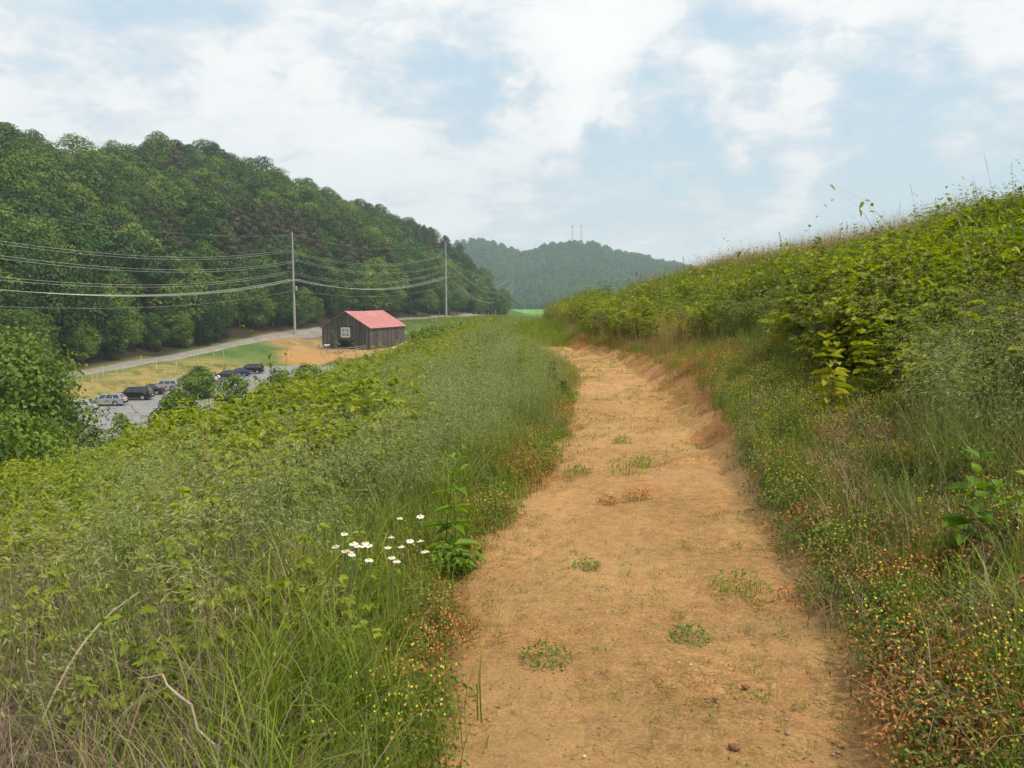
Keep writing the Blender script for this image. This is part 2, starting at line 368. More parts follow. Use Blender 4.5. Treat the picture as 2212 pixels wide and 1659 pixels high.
for (a, b, rad, amp, asp) in GAPS:
    d = unit(ray(a, b)); sub = n.new('ShaderNodeVectorMath'); sub.operation = 'SUBTRACT'; l.new(wd.outputs[0], sub.inputs[0]); sub.inputs[1].default_value = tuple(d)
    mu = n.new('ShaderNodeVectorMath'); mu.operation = 'MULTIPLY'; l.new(sub.outputs[0], mu.inputs[0]); mu.inputs[1].default_value = (1 / asp ** .5, 1, asp ** .5)
    ln = n.new('ShaderNodeVectorMath'); ln.operation = 'LENGTH'; l.new(mu.outputs[0], ln.inputs[0])
    mr = n.new('ShaderNodeMapRange'); mr.interpolation_type = 'SMOOTHSTEP'; l.new(ln.outputs['Value'], mr.inputs[0]); mr.inputs[1].default_value = 0; mr.inputs[2].default_value = rad * 1.08; mr.inputs[3].default_value = amp; mr.inputs[4].default_value = 0
    tot = mr.outputs[0] if tot is None else mathn(n, l, 'ADD', tot, mr.outputs[0])
e = mathn(n, l, 'MULTIPLY_ADD', n1, 1.9, -.95); e = mathn(n, l, 'MULTIPLY_ADD', n2, 1.5, e)
e = mathn(n, l, 'ADD', e, -.82); e = mathn(n, l, 'MULTIPLY_ADD', tot, .95, e)      # e : how open the cloud is
blue = n.new('ShaderNodeMapRange'); blue.interpolation_type = 'SMOOTHSTEP'; l.new(e, blue.inputs[0]); blue.inputs[1].default_value = -.25; blue.inputs[2].default_value = .62; blue.inputs[3].default_value = 0; blue.inputs[4].default_value = .84
# cloud tone : white tops, pale grey shaded folds
ct = rampn(n, [(0.0, (1.0, 1.0, .99)), (.30, (.93, .93, .93)), (.5, (.77, .81, .85)), (.8, (.66, .74, .81))])
ce = mathn(n, l, 'MULTIPLY_ADD', e, .62, .52, clamp=True); l.new(ce, ct.inputs[0])
# thick haze low down: pale
skm = n.new('ShaderNodeMixRGB'); skm.blend_type = 'MULTIPLY'; skm.inputs[0].default_value = 1; l.new(sky.outputs[0], skm.inputs[1]); skm.inputs[2].default_value = (SKYS, SKYS, SKYS, 1)
thin = n.new('ShaderNodeMixRGB'); thin.inputs[0].default_value = .62; l.new(skm.outputs[0], thin.inputs[1]); thin.inputs[2].default_value = (.66, .87, 1.0, 1)   # thin veil over the blue
mx = n.new('ShaderNodeMixRGB'); l.new(blue.outputs[0], mx.inputs[0]); l.new(ct.outputs[0], mx.inputs[1]); l.new(thin.outputs[0], mx.inputs[2])
hz = n.new('ShaderNodeMapRange'); l.new(sx.outputs['Z'], hz.inputs[0]); hz.inputs[1].default_value = -.02; hz.inputs[2].default_value = .2; hz.inputs[3].default_value = .65; hz.inputs[4].default_value = 0
mh = n.new('ShaderNodeMixRGB'); l.new(hz.outputs[0], mh.inputs[0]); l.new(mx.outputs[0], mh.inputs[1]); mh.inputs[2].default_value = (.84, .89, .90, 1)
bg = n.new('ShaderNodeBackground'); l.new(mh.outputs[0], bg.inputs[0]); bg.inputs[1].default_value = WSTR
wo = n.new('ShaderNodeOutputWorld'); l.new(bg.outputs[0], wo.inputs[0])

# ------------------------------------------------------------------ ground sheet
def axis_lines(a, b, step, grow, lo, hi):
    c = list(np.arange(a, b, step)); s = step; x = c[-1]
    while x < hi: s *= grow; x += s; c.append(x)
    s = step; x = c[0]; pre = []
    while x > lo: s *= grow; x -= s; pre.append(x)
    return np.array(pre[::-1] + c)
gx = axis_lines(-5, 6, .1, 1.035, -3500, 3500)
gy = [-80, -50, -30, -18, -10, -6, -3, -1.5]; y = -.5
while y < 6500: gy.append(y); y += max(.1, .0155 * y if y < 600 else .035 * y)
gy = np.array(gy)
GX, GY = np.meshgrid(gx, gy); GZ = H(GX, GY)
soil = np.zeros(GX.shape + (3,))
def cset(mask, c):
    global soil
    soil = soil * (1 - mask[..., None]) + np.array(c) * mask[..., None]
nA = fbm(GX / 9, GY / 9, 50, 4); nB = fbm(GX / 2.2, GY / 2.2, 55, 4); nC = fbm(GX * 1.5, GY * 1.5, 60, 4)
soil[:] = (.085, .15, .035)
cset(sstep(.45, .65, nA), (.14, .19, .05))
fldm = sstep(520, 600, GY) * sstep(960, 930, GY) * sstep(-14, -4, GX); cset(fldm, (.16, .34, .05)); cset(fldm * sstep(.5, .6, fbm(GX / 200, GY / 14, 3, 3)) * .5, (.20, .36, .07))
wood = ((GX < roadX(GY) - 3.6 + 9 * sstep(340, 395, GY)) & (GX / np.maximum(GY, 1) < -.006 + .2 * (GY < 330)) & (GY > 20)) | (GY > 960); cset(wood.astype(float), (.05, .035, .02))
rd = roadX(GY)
straw = sstep(rd + 2.0, rd + 5, GX) * sstep(-52, -56, GX) * sstep(172, 160, GY) * sstep(60, 70, GY); cset(straw * sstep(.38, .52, nB * .5 + nA * .5 + .12), (.35, .26, .095)); cset(straw * sstep(.5, .6, nC) * .8, (.17, .20, .06)); 
org = sstep(17, 13, np.hypot((GX + 43) * .8, (GY - 203) * .85) + (nB - .5) * 6) ; cset(org, (.36, .20, .085)); cset(org * sstep(.42, .58, nB), (.42, .28, .12)); cset(org * sstep(.56, .66, nC) * .7, (.18, .19, .07))
org2 = sstep(10, 7, np.hypot((GX + 20) * .7, (GY - 213) * .45) + (nB - .5) * 5); cset(org2, (.38, .2, .09))
org3 = sstep(9, 6, np.hypot((GX + 45), (GY - 182) * .6) + (nB - .5) * 5); cset(org3, (.42, .24, .09))
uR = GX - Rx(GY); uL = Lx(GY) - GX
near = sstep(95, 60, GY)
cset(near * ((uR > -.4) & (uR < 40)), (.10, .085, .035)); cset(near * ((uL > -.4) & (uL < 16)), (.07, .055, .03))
dirtR = near * sstep(1.3, .35, uR + (nC - .5) * .9 + sstep(14, 26, GY) * .75) * (uR > -3) * sstep(33, 28, GY + (GX - Lx(GY)) * 1.6); dirtL = near * sstep(.55, -.1, uL + (nC - .5) * .7 + sstep(20, 30, GY) * .3) * (uL > -3) * sstep(46, 40, GY)
cset(np.maximum(dirtR * (uL < 1), dirtL * (uR < 1)) , (.42, .205, .075))
cset(near * sstep(.6, 1.2, uR) * sstep(3.5, 2, uR) * sstep(26, 14, GY) * sstep(.45, .6, nC), (.22, .12, .05))
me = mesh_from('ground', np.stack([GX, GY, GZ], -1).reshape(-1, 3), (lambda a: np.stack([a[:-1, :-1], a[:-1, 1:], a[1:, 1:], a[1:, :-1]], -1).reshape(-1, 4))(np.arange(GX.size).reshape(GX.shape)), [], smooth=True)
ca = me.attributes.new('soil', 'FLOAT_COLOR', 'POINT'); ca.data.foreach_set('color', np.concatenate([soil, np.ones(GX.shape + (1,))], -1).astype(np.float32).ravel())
def soil_mat(name, attr=None, col=None, mottles=True):
    m = mat_new(name); n, l = nt(m); g = n.new('ShaderNodeNewGeometry'); pos = g.outputs['Position']
    if attr: a = node(n, 'ShaderNodeAttribute', attribute_name=attr); c = a.outputs['Color']
    else: a = n.new('ShaderNodeRGB'); a.outputs[0].default_value = (*col, 1); c = a.outputs[0]
    def nz(s, d=6, r=.6):
        z = n.new('ShaderNodeTexNoise'); z.inputs['Scale'].default_value = s; z.inputs['Detail'].default_value = d; z.inputs['Roughness'].default_value = r; l.new(pos, z.inputs['Vector']); return z.outputs['Fac']
    a1 = nz(1.3); a2 = nz(14, 5, .7); a3 = nz(70, 3, .7)
    def mul(c, f, lo, hi):
        mr = n.new('ShaderNodeMapRange'); l.new(f, mr.inputs[0]); mr.inputs[1].default_value = .3; mr.inputs[2].default_value = .7; mr.inputs[3].default_value = lo; mr.inputs[4].default_value = hi
        q = n.new('ShaderNodeMixRGB'); q.blend_type = 'MULTIPLY'; q.inputs[0].default_value = 1; l.new(c, q.inputs[1]); l.new(mr.outputs[0], q.inputs[2]); return q.outputs[0]
    c = mul(c, a1, .80, 1.17); c = mul(c, a2, .66, 1.26); c = mul(c, a3, .58, 1.32)
    if not attr:      # trail: reddish clay spots, darker crumbs
        z = nz(2.2, 5, .62); rr = n.new('ShaderNodeMapRange'); l.new(z, rr.inputs[0]); rr.inputs[1].default_value = .60; rr.inputs[2].default_value = .70
        q = n.new('ShaderNodeMixRGB'); f = mathn(n, l, 'MULTIPLY', rr.outputs[0], .5); l.new(f, q.inputs[0]); l.new(c, q.inputs[1]); q.inputs[2].default_value = (.43, .14, .035, 1); c = q.outputs[0]
        z = nz(.6, 4, .6); rr = n.new('ShaderNodeMapRange'); l.new(z, rr.inputs[0]); rr.inputs[1].default_value = .4; rr.inputs[2].default_value = .62
        q = n.new('ShaderNodeMixRGB'); f = mathn(n, l, 'MULTIPLY', rr.outputs[0], .5); l.new(f, q.inputs[0]); l.new(c, q.inputs[1]); q.inputs[2].default_value = (.54, .34, .152, 1); c = q.outputs[0]
        v = n.new('ShaderNodeTexVoronoi'); v.inputs['Scale'].default_value = 26; l.new(pos, v.inputs['Vector'])
        v2 = mathn(n, l, 'LESS_THAN', v.outputs['Distance'], .16); v3 = mathn(n, l, 'GREATER_THAN', nz(5, 4), .5); v4 = mathn(n, l, 'MULTIPLY', v2, v3); v4 = mathn(n, l, 'MULTIPLY', v4, .75)
        q = n.new('ShaderNodeMixRGB'); l.new(v4, q.inputs[0]); l.new(c, q.inputs[1]); q.inputs[2].default_value = (.20, .10, .045, 1); c = q.outputs[0]
    b = n.new('ShaderNodeBsdfPrincipled'); b.inputs['Roughness'].default_value = .95; b.inputs['Specular IOR Level'].default_value = .1; l.new(c, b.inputs['Base Color'])
    bp = n.new('ShaderNodeBump'); bp.inputs['Strength'].default_value = .9; bp.inputs['Distance'].default_value = .035; l.new(nz(26, 9, .75), bp.inputs['Height']); l.new(bp.outputs[0], b.inputs['Normal'])
    o = n.new('ShaderNodeOutputMaterial'); l.new(b.outputs[0], o.inputs[0]); return m
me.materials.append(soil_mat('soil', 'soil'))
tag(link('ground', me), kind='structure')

# ------------------------------------------------------------------ dirt trail, ragged sheet just above the ground
ys = [-1.0]
while ys[-1] < 46: ys.append(ys[-1] + max(.045, .012 * ys[-1]))
ys = np.array(ys); tt = np.linspace(-.22, 1.3, 74)
TY, TT = np.meshgrid(ys, tt, indexing='ij'); TL = Lx(TY); TR = Rx(TY); TX = TL + (TR - TL) * TT
uL = TX - TL; uR = TR - TX
edge = np.minimum(uL + (fbm(TX * 1.6, TY * 1.6, 70, 4) - .5) * .9 + (fbm(TX * 6, TY * 6, 76, 3) - .5) * .25, uR + .2 + (fbm(TX * 1.4, TY * 1.4, 71, 4) - .5) * .9)
edge = edge - (sstep(28.6, 30, TY + (TX - TL) * 2.3) * sstep(38.5, 36.5, TY + (TX - TL) * 1.2) * .8 + sstep(42.5, 44, TY) * .9 + sstep(28, 34, TY) * .2)
TZ = H(TX, TY) + np.clip(edge * .25, -.05, .022) + (fbm(TX * 9, TY * 9, 72, 4) - .5) * .026 + (fbm(TX * 2.6, TY * 2.6, 78, 2) - .5) * .03
TZ = np.where((TY < 45) , TZ, TZ - .08)
me = mesh_from('path', np.stack([TX, TY, TZ], -1).reshape(-1, 3), (lambda a: np.stack([a[:-1, :-1], a[1:, :-1], a[1:, 1:], a[:-1, 1:]], -1).reshape(-1, 4))(np.arange(TX.size).reshape(TX.shape)), [soil_mat('trail_dirt', None, (.45, .258, .104))], smooth=True)
# normals up
tag(link('path', me), kind='structure')

# ------------------------------------------------------------------ road, car park, kerb, walkway
def ribbon(name, cx_, cy_, half, mat, lift, nx=6, tilt=0):
    cx_ = np.array(cx_); cy_ = np.array(cy_); d = np.gradient(np.c_[cx_, cy_], axis=0); d = unit(d); nr = np.c_[d[:, 1], -d[:, 0]]
    u = np.linspace(-1, 1, nx)[None] * np.reshape(half, (-1, 1)) * np.ones((len(cx_), 1))
    X = cx_[:, None] + nr[:, 0:1] * u; Y = cy_[:, None] + nr[:, 1:2] * u
    Z = H(X, Y, False); Z = Z * .7 + Z.max(1, keepdims=True) * .3 + lift; Z[:, 0] -= .6; Z[:, -1] -= .6
    me = mesh_from(name, np.stack([X, Y, Z], -1).reshape(-1, 3), (lambda a: np.stack([a[:-1, :-1], a[:-1, 1:], a[1:, 1:], a[1:, :-1]], -1).reshape(-1, 4))(np.arange(X.size).reshape(X.shape)), [mat])
    return tag(link(name, me), kind='structure')
yy = np.linspace(55, 352, 150); rx = _smooth(roadX(yy), 9)
gravel = plain('gravel', (.20, .18, .16), .95, .1, col2=(.30, .27, .24), nscale=.6, bump=.3)
ribbon('road', rx, yy, 1.7 + yy * .0035, gravel, .14, 10)
asph = plain('asphalt', (.205, .20, .205), .9, .2, col2=(.26, .255, .26), nscale=.7, bump=.1)
b = MB(); V = []; F = []
lx = np.linspace(-54, -35.5, 8); ly = np.linspace(62, 166, 40); LX, LY = np.meshgrid(lx, ly)
LX = LX + np.where(LX < -53.9, np.interp(LY, [62, 95, 150, 166], [-1.5, -.9, 1.6, 2.6]), 0)
b.add(np.stack([LX, LY, LX * 0 + LOTZ + .05], -1).reshape(-1, 3), (lambda a: np.stack([a[:-1, :-1], a[:-1, 1:], a[1:, 1:], a[1:, :-1]], -1).reshape(-1, 4))(np.arange(LX.size).reshape(LX.shape)))
tag(b.build('car_park', asph), kind='structure')
conc = plain('concrete', (.42, .38, .32), .85, .2, col2=(.5, .46, .4), nscale=2)
b = MB()
for i in range(39):
    y0, y1 = ly[i], ly[i + 1]; x0 = -54.1 + np.interp((y0 + y1) / 2, [62, 95, 150, 166], [-1.5, -.9, 1.6, 2.6])
    b.box((x0 - .35, y0 + .02, LOTZ - .1), (x0, y1 - .02, LOTZ + .17))
b.box((-51.6, 166.1, LOTZ - .1), (-36, 166.5, LOTZ + .17))
tag(b.build('kerb', conc), kind='structure')
q = [hit(874, 741), hit(905, 733), hit(925, 726)]
ribbon('walkway', np.linspace(q[0][0] - 4, q[2][0] + 8, 14), np.interp(np.linspace(q[0][0] - 4, q[2][0] + 8, 14), [q[0][0] - 4, q[0][0], q[2][0], q[2][0] + 8], [q[0][1] - 3, q[0][1], q[2][1], q[2][1] + 8]), 1.1, plain('pale_concrete', (.5, .42, .34), .9, .1), .12, 4)

# ------------------------------------------------------------------ air
if HAZE > 0:
    b = MB(); b.box((-1100, -90, -45), (1500, 1760, 260))
    m = mat_new('haze'); n, l = nt(m); pv = n.new('ShaderNodeVolumePrincipled'); pv.inputs['Color'].default_value = (.70, .88, .98, 1); pv.inputs['Density'].default_value = HAZE; pv.inputs['Anisotropy'].default_value = .1
    o = n.new('ShaderNodeOutputMaterial'); l.new(pv.outputs[0], o.inputs['Volume']); tag(b.build('haze', m), kind='stuff')
# ------------------------------------------------------------------ barn
def wood_mat(name, c1, c2, c3):
    m = mat_new(name); n, l = nt(m); at = node(n, 'ShaderNodeAttribute', attribute_name='v'); tc = n.new('ShaderNodeTexCoord')
    mp = n.new('ShaderNodeMapping'); mp.inputs['Scale'].default_value = (3, 3, .25); l.new(tc.outputs['Object'], mp.inputs[0])
    z = n.new('ShaderNodeTexNoise'); z.inputs['Scale'].default_value = 2.2; z.inputs['Detail'].default_value = 7; l.new(mp.outputs[0], z.inputs['Vector'])
    s = mathn(n, l, 'MULTIPLY_ADD', at.outputs['Fac'], .55, mathn(n, l, 'MULTIPLY_ADD', z.outputs['Fac'], 1.2, -.4)); r = rampn(n, [(.1, c1), (.5, c2), (.95, c3)]); l.new(s, r.inputs[0])
    b = n.new('ShaderNodeBsdfPrincipled'); b.inputs['Roughness'].default_value = .9; b.inputs['Specular IOR Level'].default_value = .15; l.new(r.outputs[0], b.inputs['Base Color']); o = n.new('ShaderNodeOutputMaterial'); l.new(b.outputs[0], o.inputs[0]); return m
BW = wood_mat('weathered_wood', (.040, .033, .030), (.088, .075, .070), (.20, .175, .16)); BT = wood_mat('barn_beam', (.06, .048, .04), (.11, .09, .075), (.2, .16, .13))
PW = wood_mat('pale_wood', (.24, .19, .14), (.36, .30, .23), (.5, .43, .35))
C0 = P(799.5, 755, 200); C0[2] = BARNZ
xa = unit(np.array([-12.7, 3.57, 0])); ya = unit(np.array([5.9, 21, 0]))         # along gable (leftwards) and along side
BWID, BLEN, EAVE, RIDGE = 13.2, 21.6, 5.5, 9.5
barn = empty('barn', tuple(C0)); rzb = math.atan2(-xa[1], -xa[0]); barn.rotation_euler = (0, 0, rzb)
# local frame: x from left(-13.2) to 0 at the near corner, y to the back
tag(barn, 'weathered dark wooden barn with pinkish red metal roof and a quilt square', 'barn')
def gable_h(x): return EAVE + (RIDGE - EAVE) * (1 - abs((x + BWID / 2) / (BWID / 2)))
def boards(b, f, y0, openings, th=.03):
    x = -BWID
    while x < -.01:
        wd = min(random.uniform(.2, .32), -x); x1 = x + wd - .012; off = random.uniform(0, .025); h = min(gable_h(x), gable_h(x1)) - random.uniform(.02, .1)
        segs = [(random.uniform(0, .12), h)]
        for (a, c, z0, z1) in openings:
            if x1 > a and x < c: segs = [(s0, min(s1, z0)) for s0, s1 in segs if s0 < z0 - .3] + [(max(s0, z1), s1) for s0, s1 in segs if s1 > z1]
        for s0, s1 in segs: b.box((x, y0 - off - th, s0), (x1, y0 - off, s1))
        x += wd
FO = (-BWID * .66, -BWID * .325, -1, 2.35)
b = MB(); boards(b, 0, 0, [FO]); wf = b.build('wall', BW, barn)
b = MB(); boards(b, 0, BLEN + .03, [(-9, -5, -1, 3)]); b.build('wall', BW, barn)
for sx in (0, -BWID - .03):
    b = MB(); y = .03
    while y < BLEN:
        wd = random.uniform(.2, .34); off = random.uniform(0, .025); b.box((sx + off, y, random.uniform(0, .12)), (sx + off + .03, min(y + wd - .012, BLEN), EAVE - .06)); y += wd
    b.build('wall', BW, barn)
b = MB()
for y in np.linspace(.25, BLEN - .25, 6):
    for x in (-BWID + .2, -9, -4.4, -.2): b.box((x - .09, y - .09, 0), (x + .09, y + .09, gable_h(x) - .25))
    b.box((-BWID + .2, y - .08, 2.9), (-.2, y + .08, 3.1))
for x in (-9, -4.4): b.box((x - .08, .2, 5.2), (x + .08, BLEN - .2, 5.4))
b.build('frame', BT, barn)
RM = plain('red_metal_roof', (.44, .14, .13), .5, .45, col2=(.53, .20, .18), nscale=.5)
b = MB(); ov = .45; k = (RIDGE - EAVE) / (BWID / 2); ny = 30
for sgn in (1, -1):
    V, F = [], []
    for j in range(ny + 1):
        y = -ov + (BLEN + 2 * ov) * j / ny; sag = -.22 * sin(pi * j / ny) + .02 * sin(j * 2.1); bow = .12 * sin(pi * j / ny)
        for th in (0, .07):
            for i in range(5):
                t = i / 4; xx = -BWID / 2 + sgn * (BWID / 2 + ov) * t; V.append((xx, y, RIDGE + .12 + sag * (1 - t) * .6 - (BWID / 2 + ov) * t * k - th - .05 * sin(pi * t) * bow))
    R = 10
    for j in range(ny):
        for i in range(4):
            a = j * R + i; F.append((a, a + 1, a + 1 + R, a + R)); a += 5; F.append((a, a + R, a + 1 + R, a + 1))
        a = j * R + 4; F.append((a, a + 5, a + 5 + R, a + R))
    F += [tuple(j0 * R + q for q in (0, 1, 2, 3, 4, 9, 8, 7, 6, 5)) for j0 in (0, ny)]
    b.add(V, F, .5)
roof = b.build('roof', RM, barn)
b = MB()
for sgn in (1, -1):
    for j in range(0, 60):
        y = -ov + .1 + (BLEN + 2 * ov - .2) * j / 59; 
        jj = (y + ov) / (BLEN + 2 * ov); z0 = RIDGE + .13 - .22 * sin(pi * jj) * .6
        xe = -BWID / 2 + sgn * (BWID / 2 + ov); b.add([(-BWID / 2, y - .02, z0), (-BWID / 2, y + .02, z0), (xe, y + .02, RIDGE + .14 - (BWID / 2 + ov) * k), (xe, y - .02, RIDGE + .14 - (BWID / 2 + ov) * k)], [(0, 1, 2, 3)], .5)
b.build('seam', RM, roof)
b = MB(); b.box((FO[0] - .12, -.09, 0), (FO[0], -.045, 2.4)); b.box((FO[1], -.09, 0), (FO[1] + .1, -.045, 2.4)); b.box((FO[0] - .12, -.09, 2.36), (FO[1] + .1, -.045, 2.5)); b.build('door_frame', BT, barn)
b = MB(); b.box((-BWID * .655, -.10, 2.55), (-BWID * .335, -.062, 5.95)); b.build('hay_door', wood_mat('dark_wood', (.034, .028, .026), (.06, .05, .046), (.09, .076, .07)), barn)
QM = [plain('quilt_yellow', (.62, .52, .19), .7, .2), plain('quilt_white', (.72, .74, .66), .7, .2), plain('quilt_blue', (.09, .30, .58), .7, .2), plain('quilt_tan', (.62, .45, .22), .7, .2), plain('quilt_navy', (.10, .14, .30), .7, .2)]
b = MB(); qx, qz, qs = -BWID * .598, 2.95, 2.6
b.box((qx, -.16, qz), (qx + qs, -.125, qz + qs), mi=0)
def sq(x0, z0, x1, z1, mi, lay): b.box((qx + x0 * qs, -.163 - lay * .006, qz + z0 * qs), (qx + x1 * qs, -.158 - lay * .006, qz + z1 * qs), mi=mi)
sq(.07, .07, .93, .93, 1, 0)
sq(.44, .07, .56, .93, 3, 1); sq(.07, .44, .435, .56, 3, 1); sq(.565, .44, .93, .56, 3, 1)
for (i, j) in ((0, 0), (1, 0), (0, 1), (1, 1)):
    x0 = .13 + i * .45; z0 = .13 + j * .45; sq(x0, z0, x0 + .29, z0 + .29, 2, 2)
    cx_, cz_ = (.03 + .88 * i), (.03 + .88 * j); sq(cx_, cz_, cx_ + .07, cz_ + .07, 4, 2)
    tx = x0 + (.29 if i == 0 else 0); tz = z0 + (.29 if j == 0 else 0); dx = -.11 if i == 0 else .11; dz = -.11 if j == 0 else .11
    b.add([(qx + tx * qs, -.182, qz + tz * qs), (qx + (tx + dx) * qs, -.182, qz + tz * qs), (qx + tx * qs, -.182, qz + (tz + dz) * qs)], [(0, 1, 2)], .5, 3)
b.build('quilt_square', QM, barn)
def bl(x, y, z=0.): # barn local -> world
    c, s_ = cos(rzb), sin(rzb); return np.array([C0[0] + c * x - s_ * y, C0[1] + s_ * x + c * y, C0[2] + z])
# things inside the doorway
t = empty('picnic_table', bl(-6.2, 3.2)); t.rotation_euler = (0, 0, rzb + .2); b = MB()
for i in range(5): b.box((-.9, -.38 + i * .155, .72), (.9, -.24 + i * .155, .76))
b.build('table_top', PW, t)
for sy in (-1, 1):
    b = MB(); b.box((-.9, sy * .75 - .13, .42), (.9, sy * .75 + .13, .46)); b.build('bench', PW, t)
for sx in (-.6, .6):
    b = MB()
    for sy in (-1, 1): b.box((sx - .04, 0, 0), (sx + .04, .09, 1), M=lambda p, sy=sy: (p[0], sy * (.62 - p[2] * .5) + p[1] - .045, p[2] * .71))
    b.box((sx + .045, -.8, .36), (sx + .085, .8, .415)); b.build('leg', PW, t)
tag(t, 'pale wooden picnic table inside the barn doorway', 'table')
# sign left of the doorway
sp = bl(-11.2, -1.2); t = empty('information_sign', sp); t.rotation_euler = (0, 0, rzb); b = MB(); b.box((-.6, -.03, 0), (-.52, .03, 1.05)); b.build('post', BT, t); b = MB(); b.box((.52, -.03, 0), (.6, .03, 1.05)); b.build('post', BT, t)
b = MB(); b.box((-.75, -.3, .95), (.75, .1, 1.0), M=lambda p: (p[0], p[1], p[2] + (p[1] + .3) * .6)); b.build('panel', plain('sign_panel', (.62, .6, .52), .6, .3), t); tag(t, 'low pale information sign beside the barn wall left of the doorway', 'sign')
# rail fences
def rail_fence(pts, label):
    q0 = np.array([pts[0][0], pts[0][1], float(H(pts[0][0], pts[0][1], False))]); t = empty('rail_fence', q0); Q = []
    for a, c in zip(pts[:-1], pts[1:]):
        nseg = max(1, int(round(np.hypot(c[0] - a[0], c[1] - a[1]) / 2.4)))
        for i in range(nseg): Q.append((a[0] + (c[0] - a[0]) * i / nseg, a[1] + (c[1] - a[1]) * i / nseg))
    Q.append(pts[-1]); Q3 = [np.array([x, y, float(H(x, y, False))]) - q0 for x, y in Q]
    for p in Q3:
        b = MB(); b.box((p[0] - .07, p[1] - .07, p[2] - .3), (p[0] + .07, p[1] + .07, p[2] + 1.15)); b.build('post', PW, t)
    for a, c in zip(Q3[:-1], Q3[1:]):
        b = MB()
        for hz_ in (.55, 1.05): b.tube([a + (0, 0, hz_), c + (0, 0, hz_)], .055, 5)
        b.build('rail', PW, t)
    tag(t, label, 'fence', 'rail fences in front of the barn')
rail_fence([bl(-14.0, -.8)[:2], bl(-11.5, -4.5)[:2], bl(-6.0, -9.5)[:2]], 'wooden rail fence running from the barn corner below the sign')
rail_fence([bl(-.8, -1.0)[:2], bl(-4.6, -7.5)[:2], bl(-5.0, -15.5)[:2]], 'wooden rail fence bending down from the barn corner under the roof eave')

# ------------------------------------------------------------------ power line
PM = plain('weathered_pole', (.30, .27, .25), .85, .2, col2=(.42, .39, .36), nscale=2, stretch=(4, 4, .3)); MET = plain('grey_metal', (.32, .33, .33), .5, .4); INS = plain('insulator', (.42, .40, .36), .35, .5)
poles = [np.array([-78., 100., 0]), P(637, 718, 210), P(964, 684, 279), P(1105.5, 675, 458)]
for p in poles: p[2] = float(H(p[0], p[1], False))
heights = [25.6, 26.6, 26.2, 26]
plab = ['tall pole standing outside the picture at left', 'tallest pale power pole beside the road left of the barn', 'pale power pole on the grass between the barn and the far hill', 'thin distant power pole at the end of the wooded hill']
dirs = []
for i, p in enumerate(poles):
    a = poles[max(i - 1, 0)]; c = poles[min(i + 1, 3)]; d = unit((c - a) * np.array([1, 1, 0])); dirs.append(np.array([d[1], -d[0], 0]))
ATT = [(-1.5, 22.9), (1.5, 20.3), (-1.5, 17.4)]
arm_z = 14.1
for i, p in enumerate(poles):
    t = empty('power_pole', p); hgt = heights[i]; s_ = dirs[i]
    b = MB(); b.tube([(0, 0, -1), (0, 0, hgt * .5), (0, 0, hgt)], [.36, .28, .18], 12, .5); b.build('pole', PM, t, smooth=False)
    for (o_, z_) in ATT:
        b = MB(); e_ = s_ * o_; b.tube([s_ * 0 + np.array([0, 0, z_ + 1.9]), e_ * .95 + np.array([0, 0, z_ + .15])], .045, 6, .5); b.tube([np.array([0, 0, z_]) , e_ + np.array([0, 0, z_])], .06, 6, .5); b.build('bracket', MET, t)
        b = MB(); 
        for q in range(6): b.tube([e_ + np.array([0, 0, z_ - .05 - q * .14]), e_ + np.array([0, 0, z_ - .12 - q * .14])], [.13, .09], 8, .5)
        b.build('insulator', INS, t)
    b = MB(); b.tube([-s_ * 1.5 + np.array([0, 0, arm_z]), s_ * 1.5 + np.array([0, 0, arm_z])], .085, 6, .5); b.build('crossarm', PM, t)
    for o_ in (-1.35, -.7, .7, 1.35):
        b = MB(); e_ = s_ * o_; b.tube([e_ + np.array([0, 0, arm_z + .05]), e_ + np.array([0, 0, arm_z + .3])], [.07, .05], 8, .5); b.build('insulator', INS, t)
    if i == 1: b = MB(); b.tube([s_ * .75 + np.array([0, 0, 11.6]), s_ * .75 + np.array([0, 0, 12.7])], .3, 10, .5); b.tube([s_ * .2 + np.array([0, 0, 12.2]), s_ * .75 + np.array([0, 0, 12.2])], .05, 5, .5); b.build('transformer', MET, t)
    tag(t, plab[i], 'pole', 'power poles along the road')
WM = plain('wire', (.50, .50, .44), .5, .3)
wires = []
for k, (o_, z_) in enumerate(ATT):
    for dd in (0, .45): wires.append((o_, z_ - .85 - dd, 4.6, .021, ['upper', 'second', 'third'][k] + ' pair of wires strung above the road, ' + ('higher wire' if dd == 0 else 'lower wire')))
for q, o_ in enumerate((-1.35, -.7, .7, 1.35)): wires.append((o_, arm_z + .35, 4.3 + .12 * q, .026, 'bright lower wire carried on the crossarms, ' + ['outermost on the hill side', 'inner one on the hill side', 'inner one on the barn side', 'outermost on the barn side'][q]))
wires.append((.2, 11.6, 3.6, .016, 'thin lowest wire hanging under the crossarm wires')); wires.append((0, 25.9, 3.4, .009, 'thin topmost wire running between the pole tops'))
for o_, z_, sag, rr, lab in wires:
    pts_ = []
    for i in range(3):
        a = poles[i] + dirs[i] * o_ + np.array([0, 0, z_ * heights[i] / 26.6]); c = poles[i + 1] + dirs[i + 1] * o_ + np.array([0, 0, z_ * heights[i + 1] / 26.6]); S = sag * (.70, .76, 1.7)[i]
        for t_ in np.linspace(0, 1, 25)[(1 if i else 0):]: pts_.append(a * (1 - t_) + c * t_ - np.array([0, 0, 4 * S * t_ * (1 - t_)]))
    b = MB(); b.tube(pts_, rr, 4, .5); tag(b.build('power_wire', WM), lab, 'wire', 'wires of the power line')

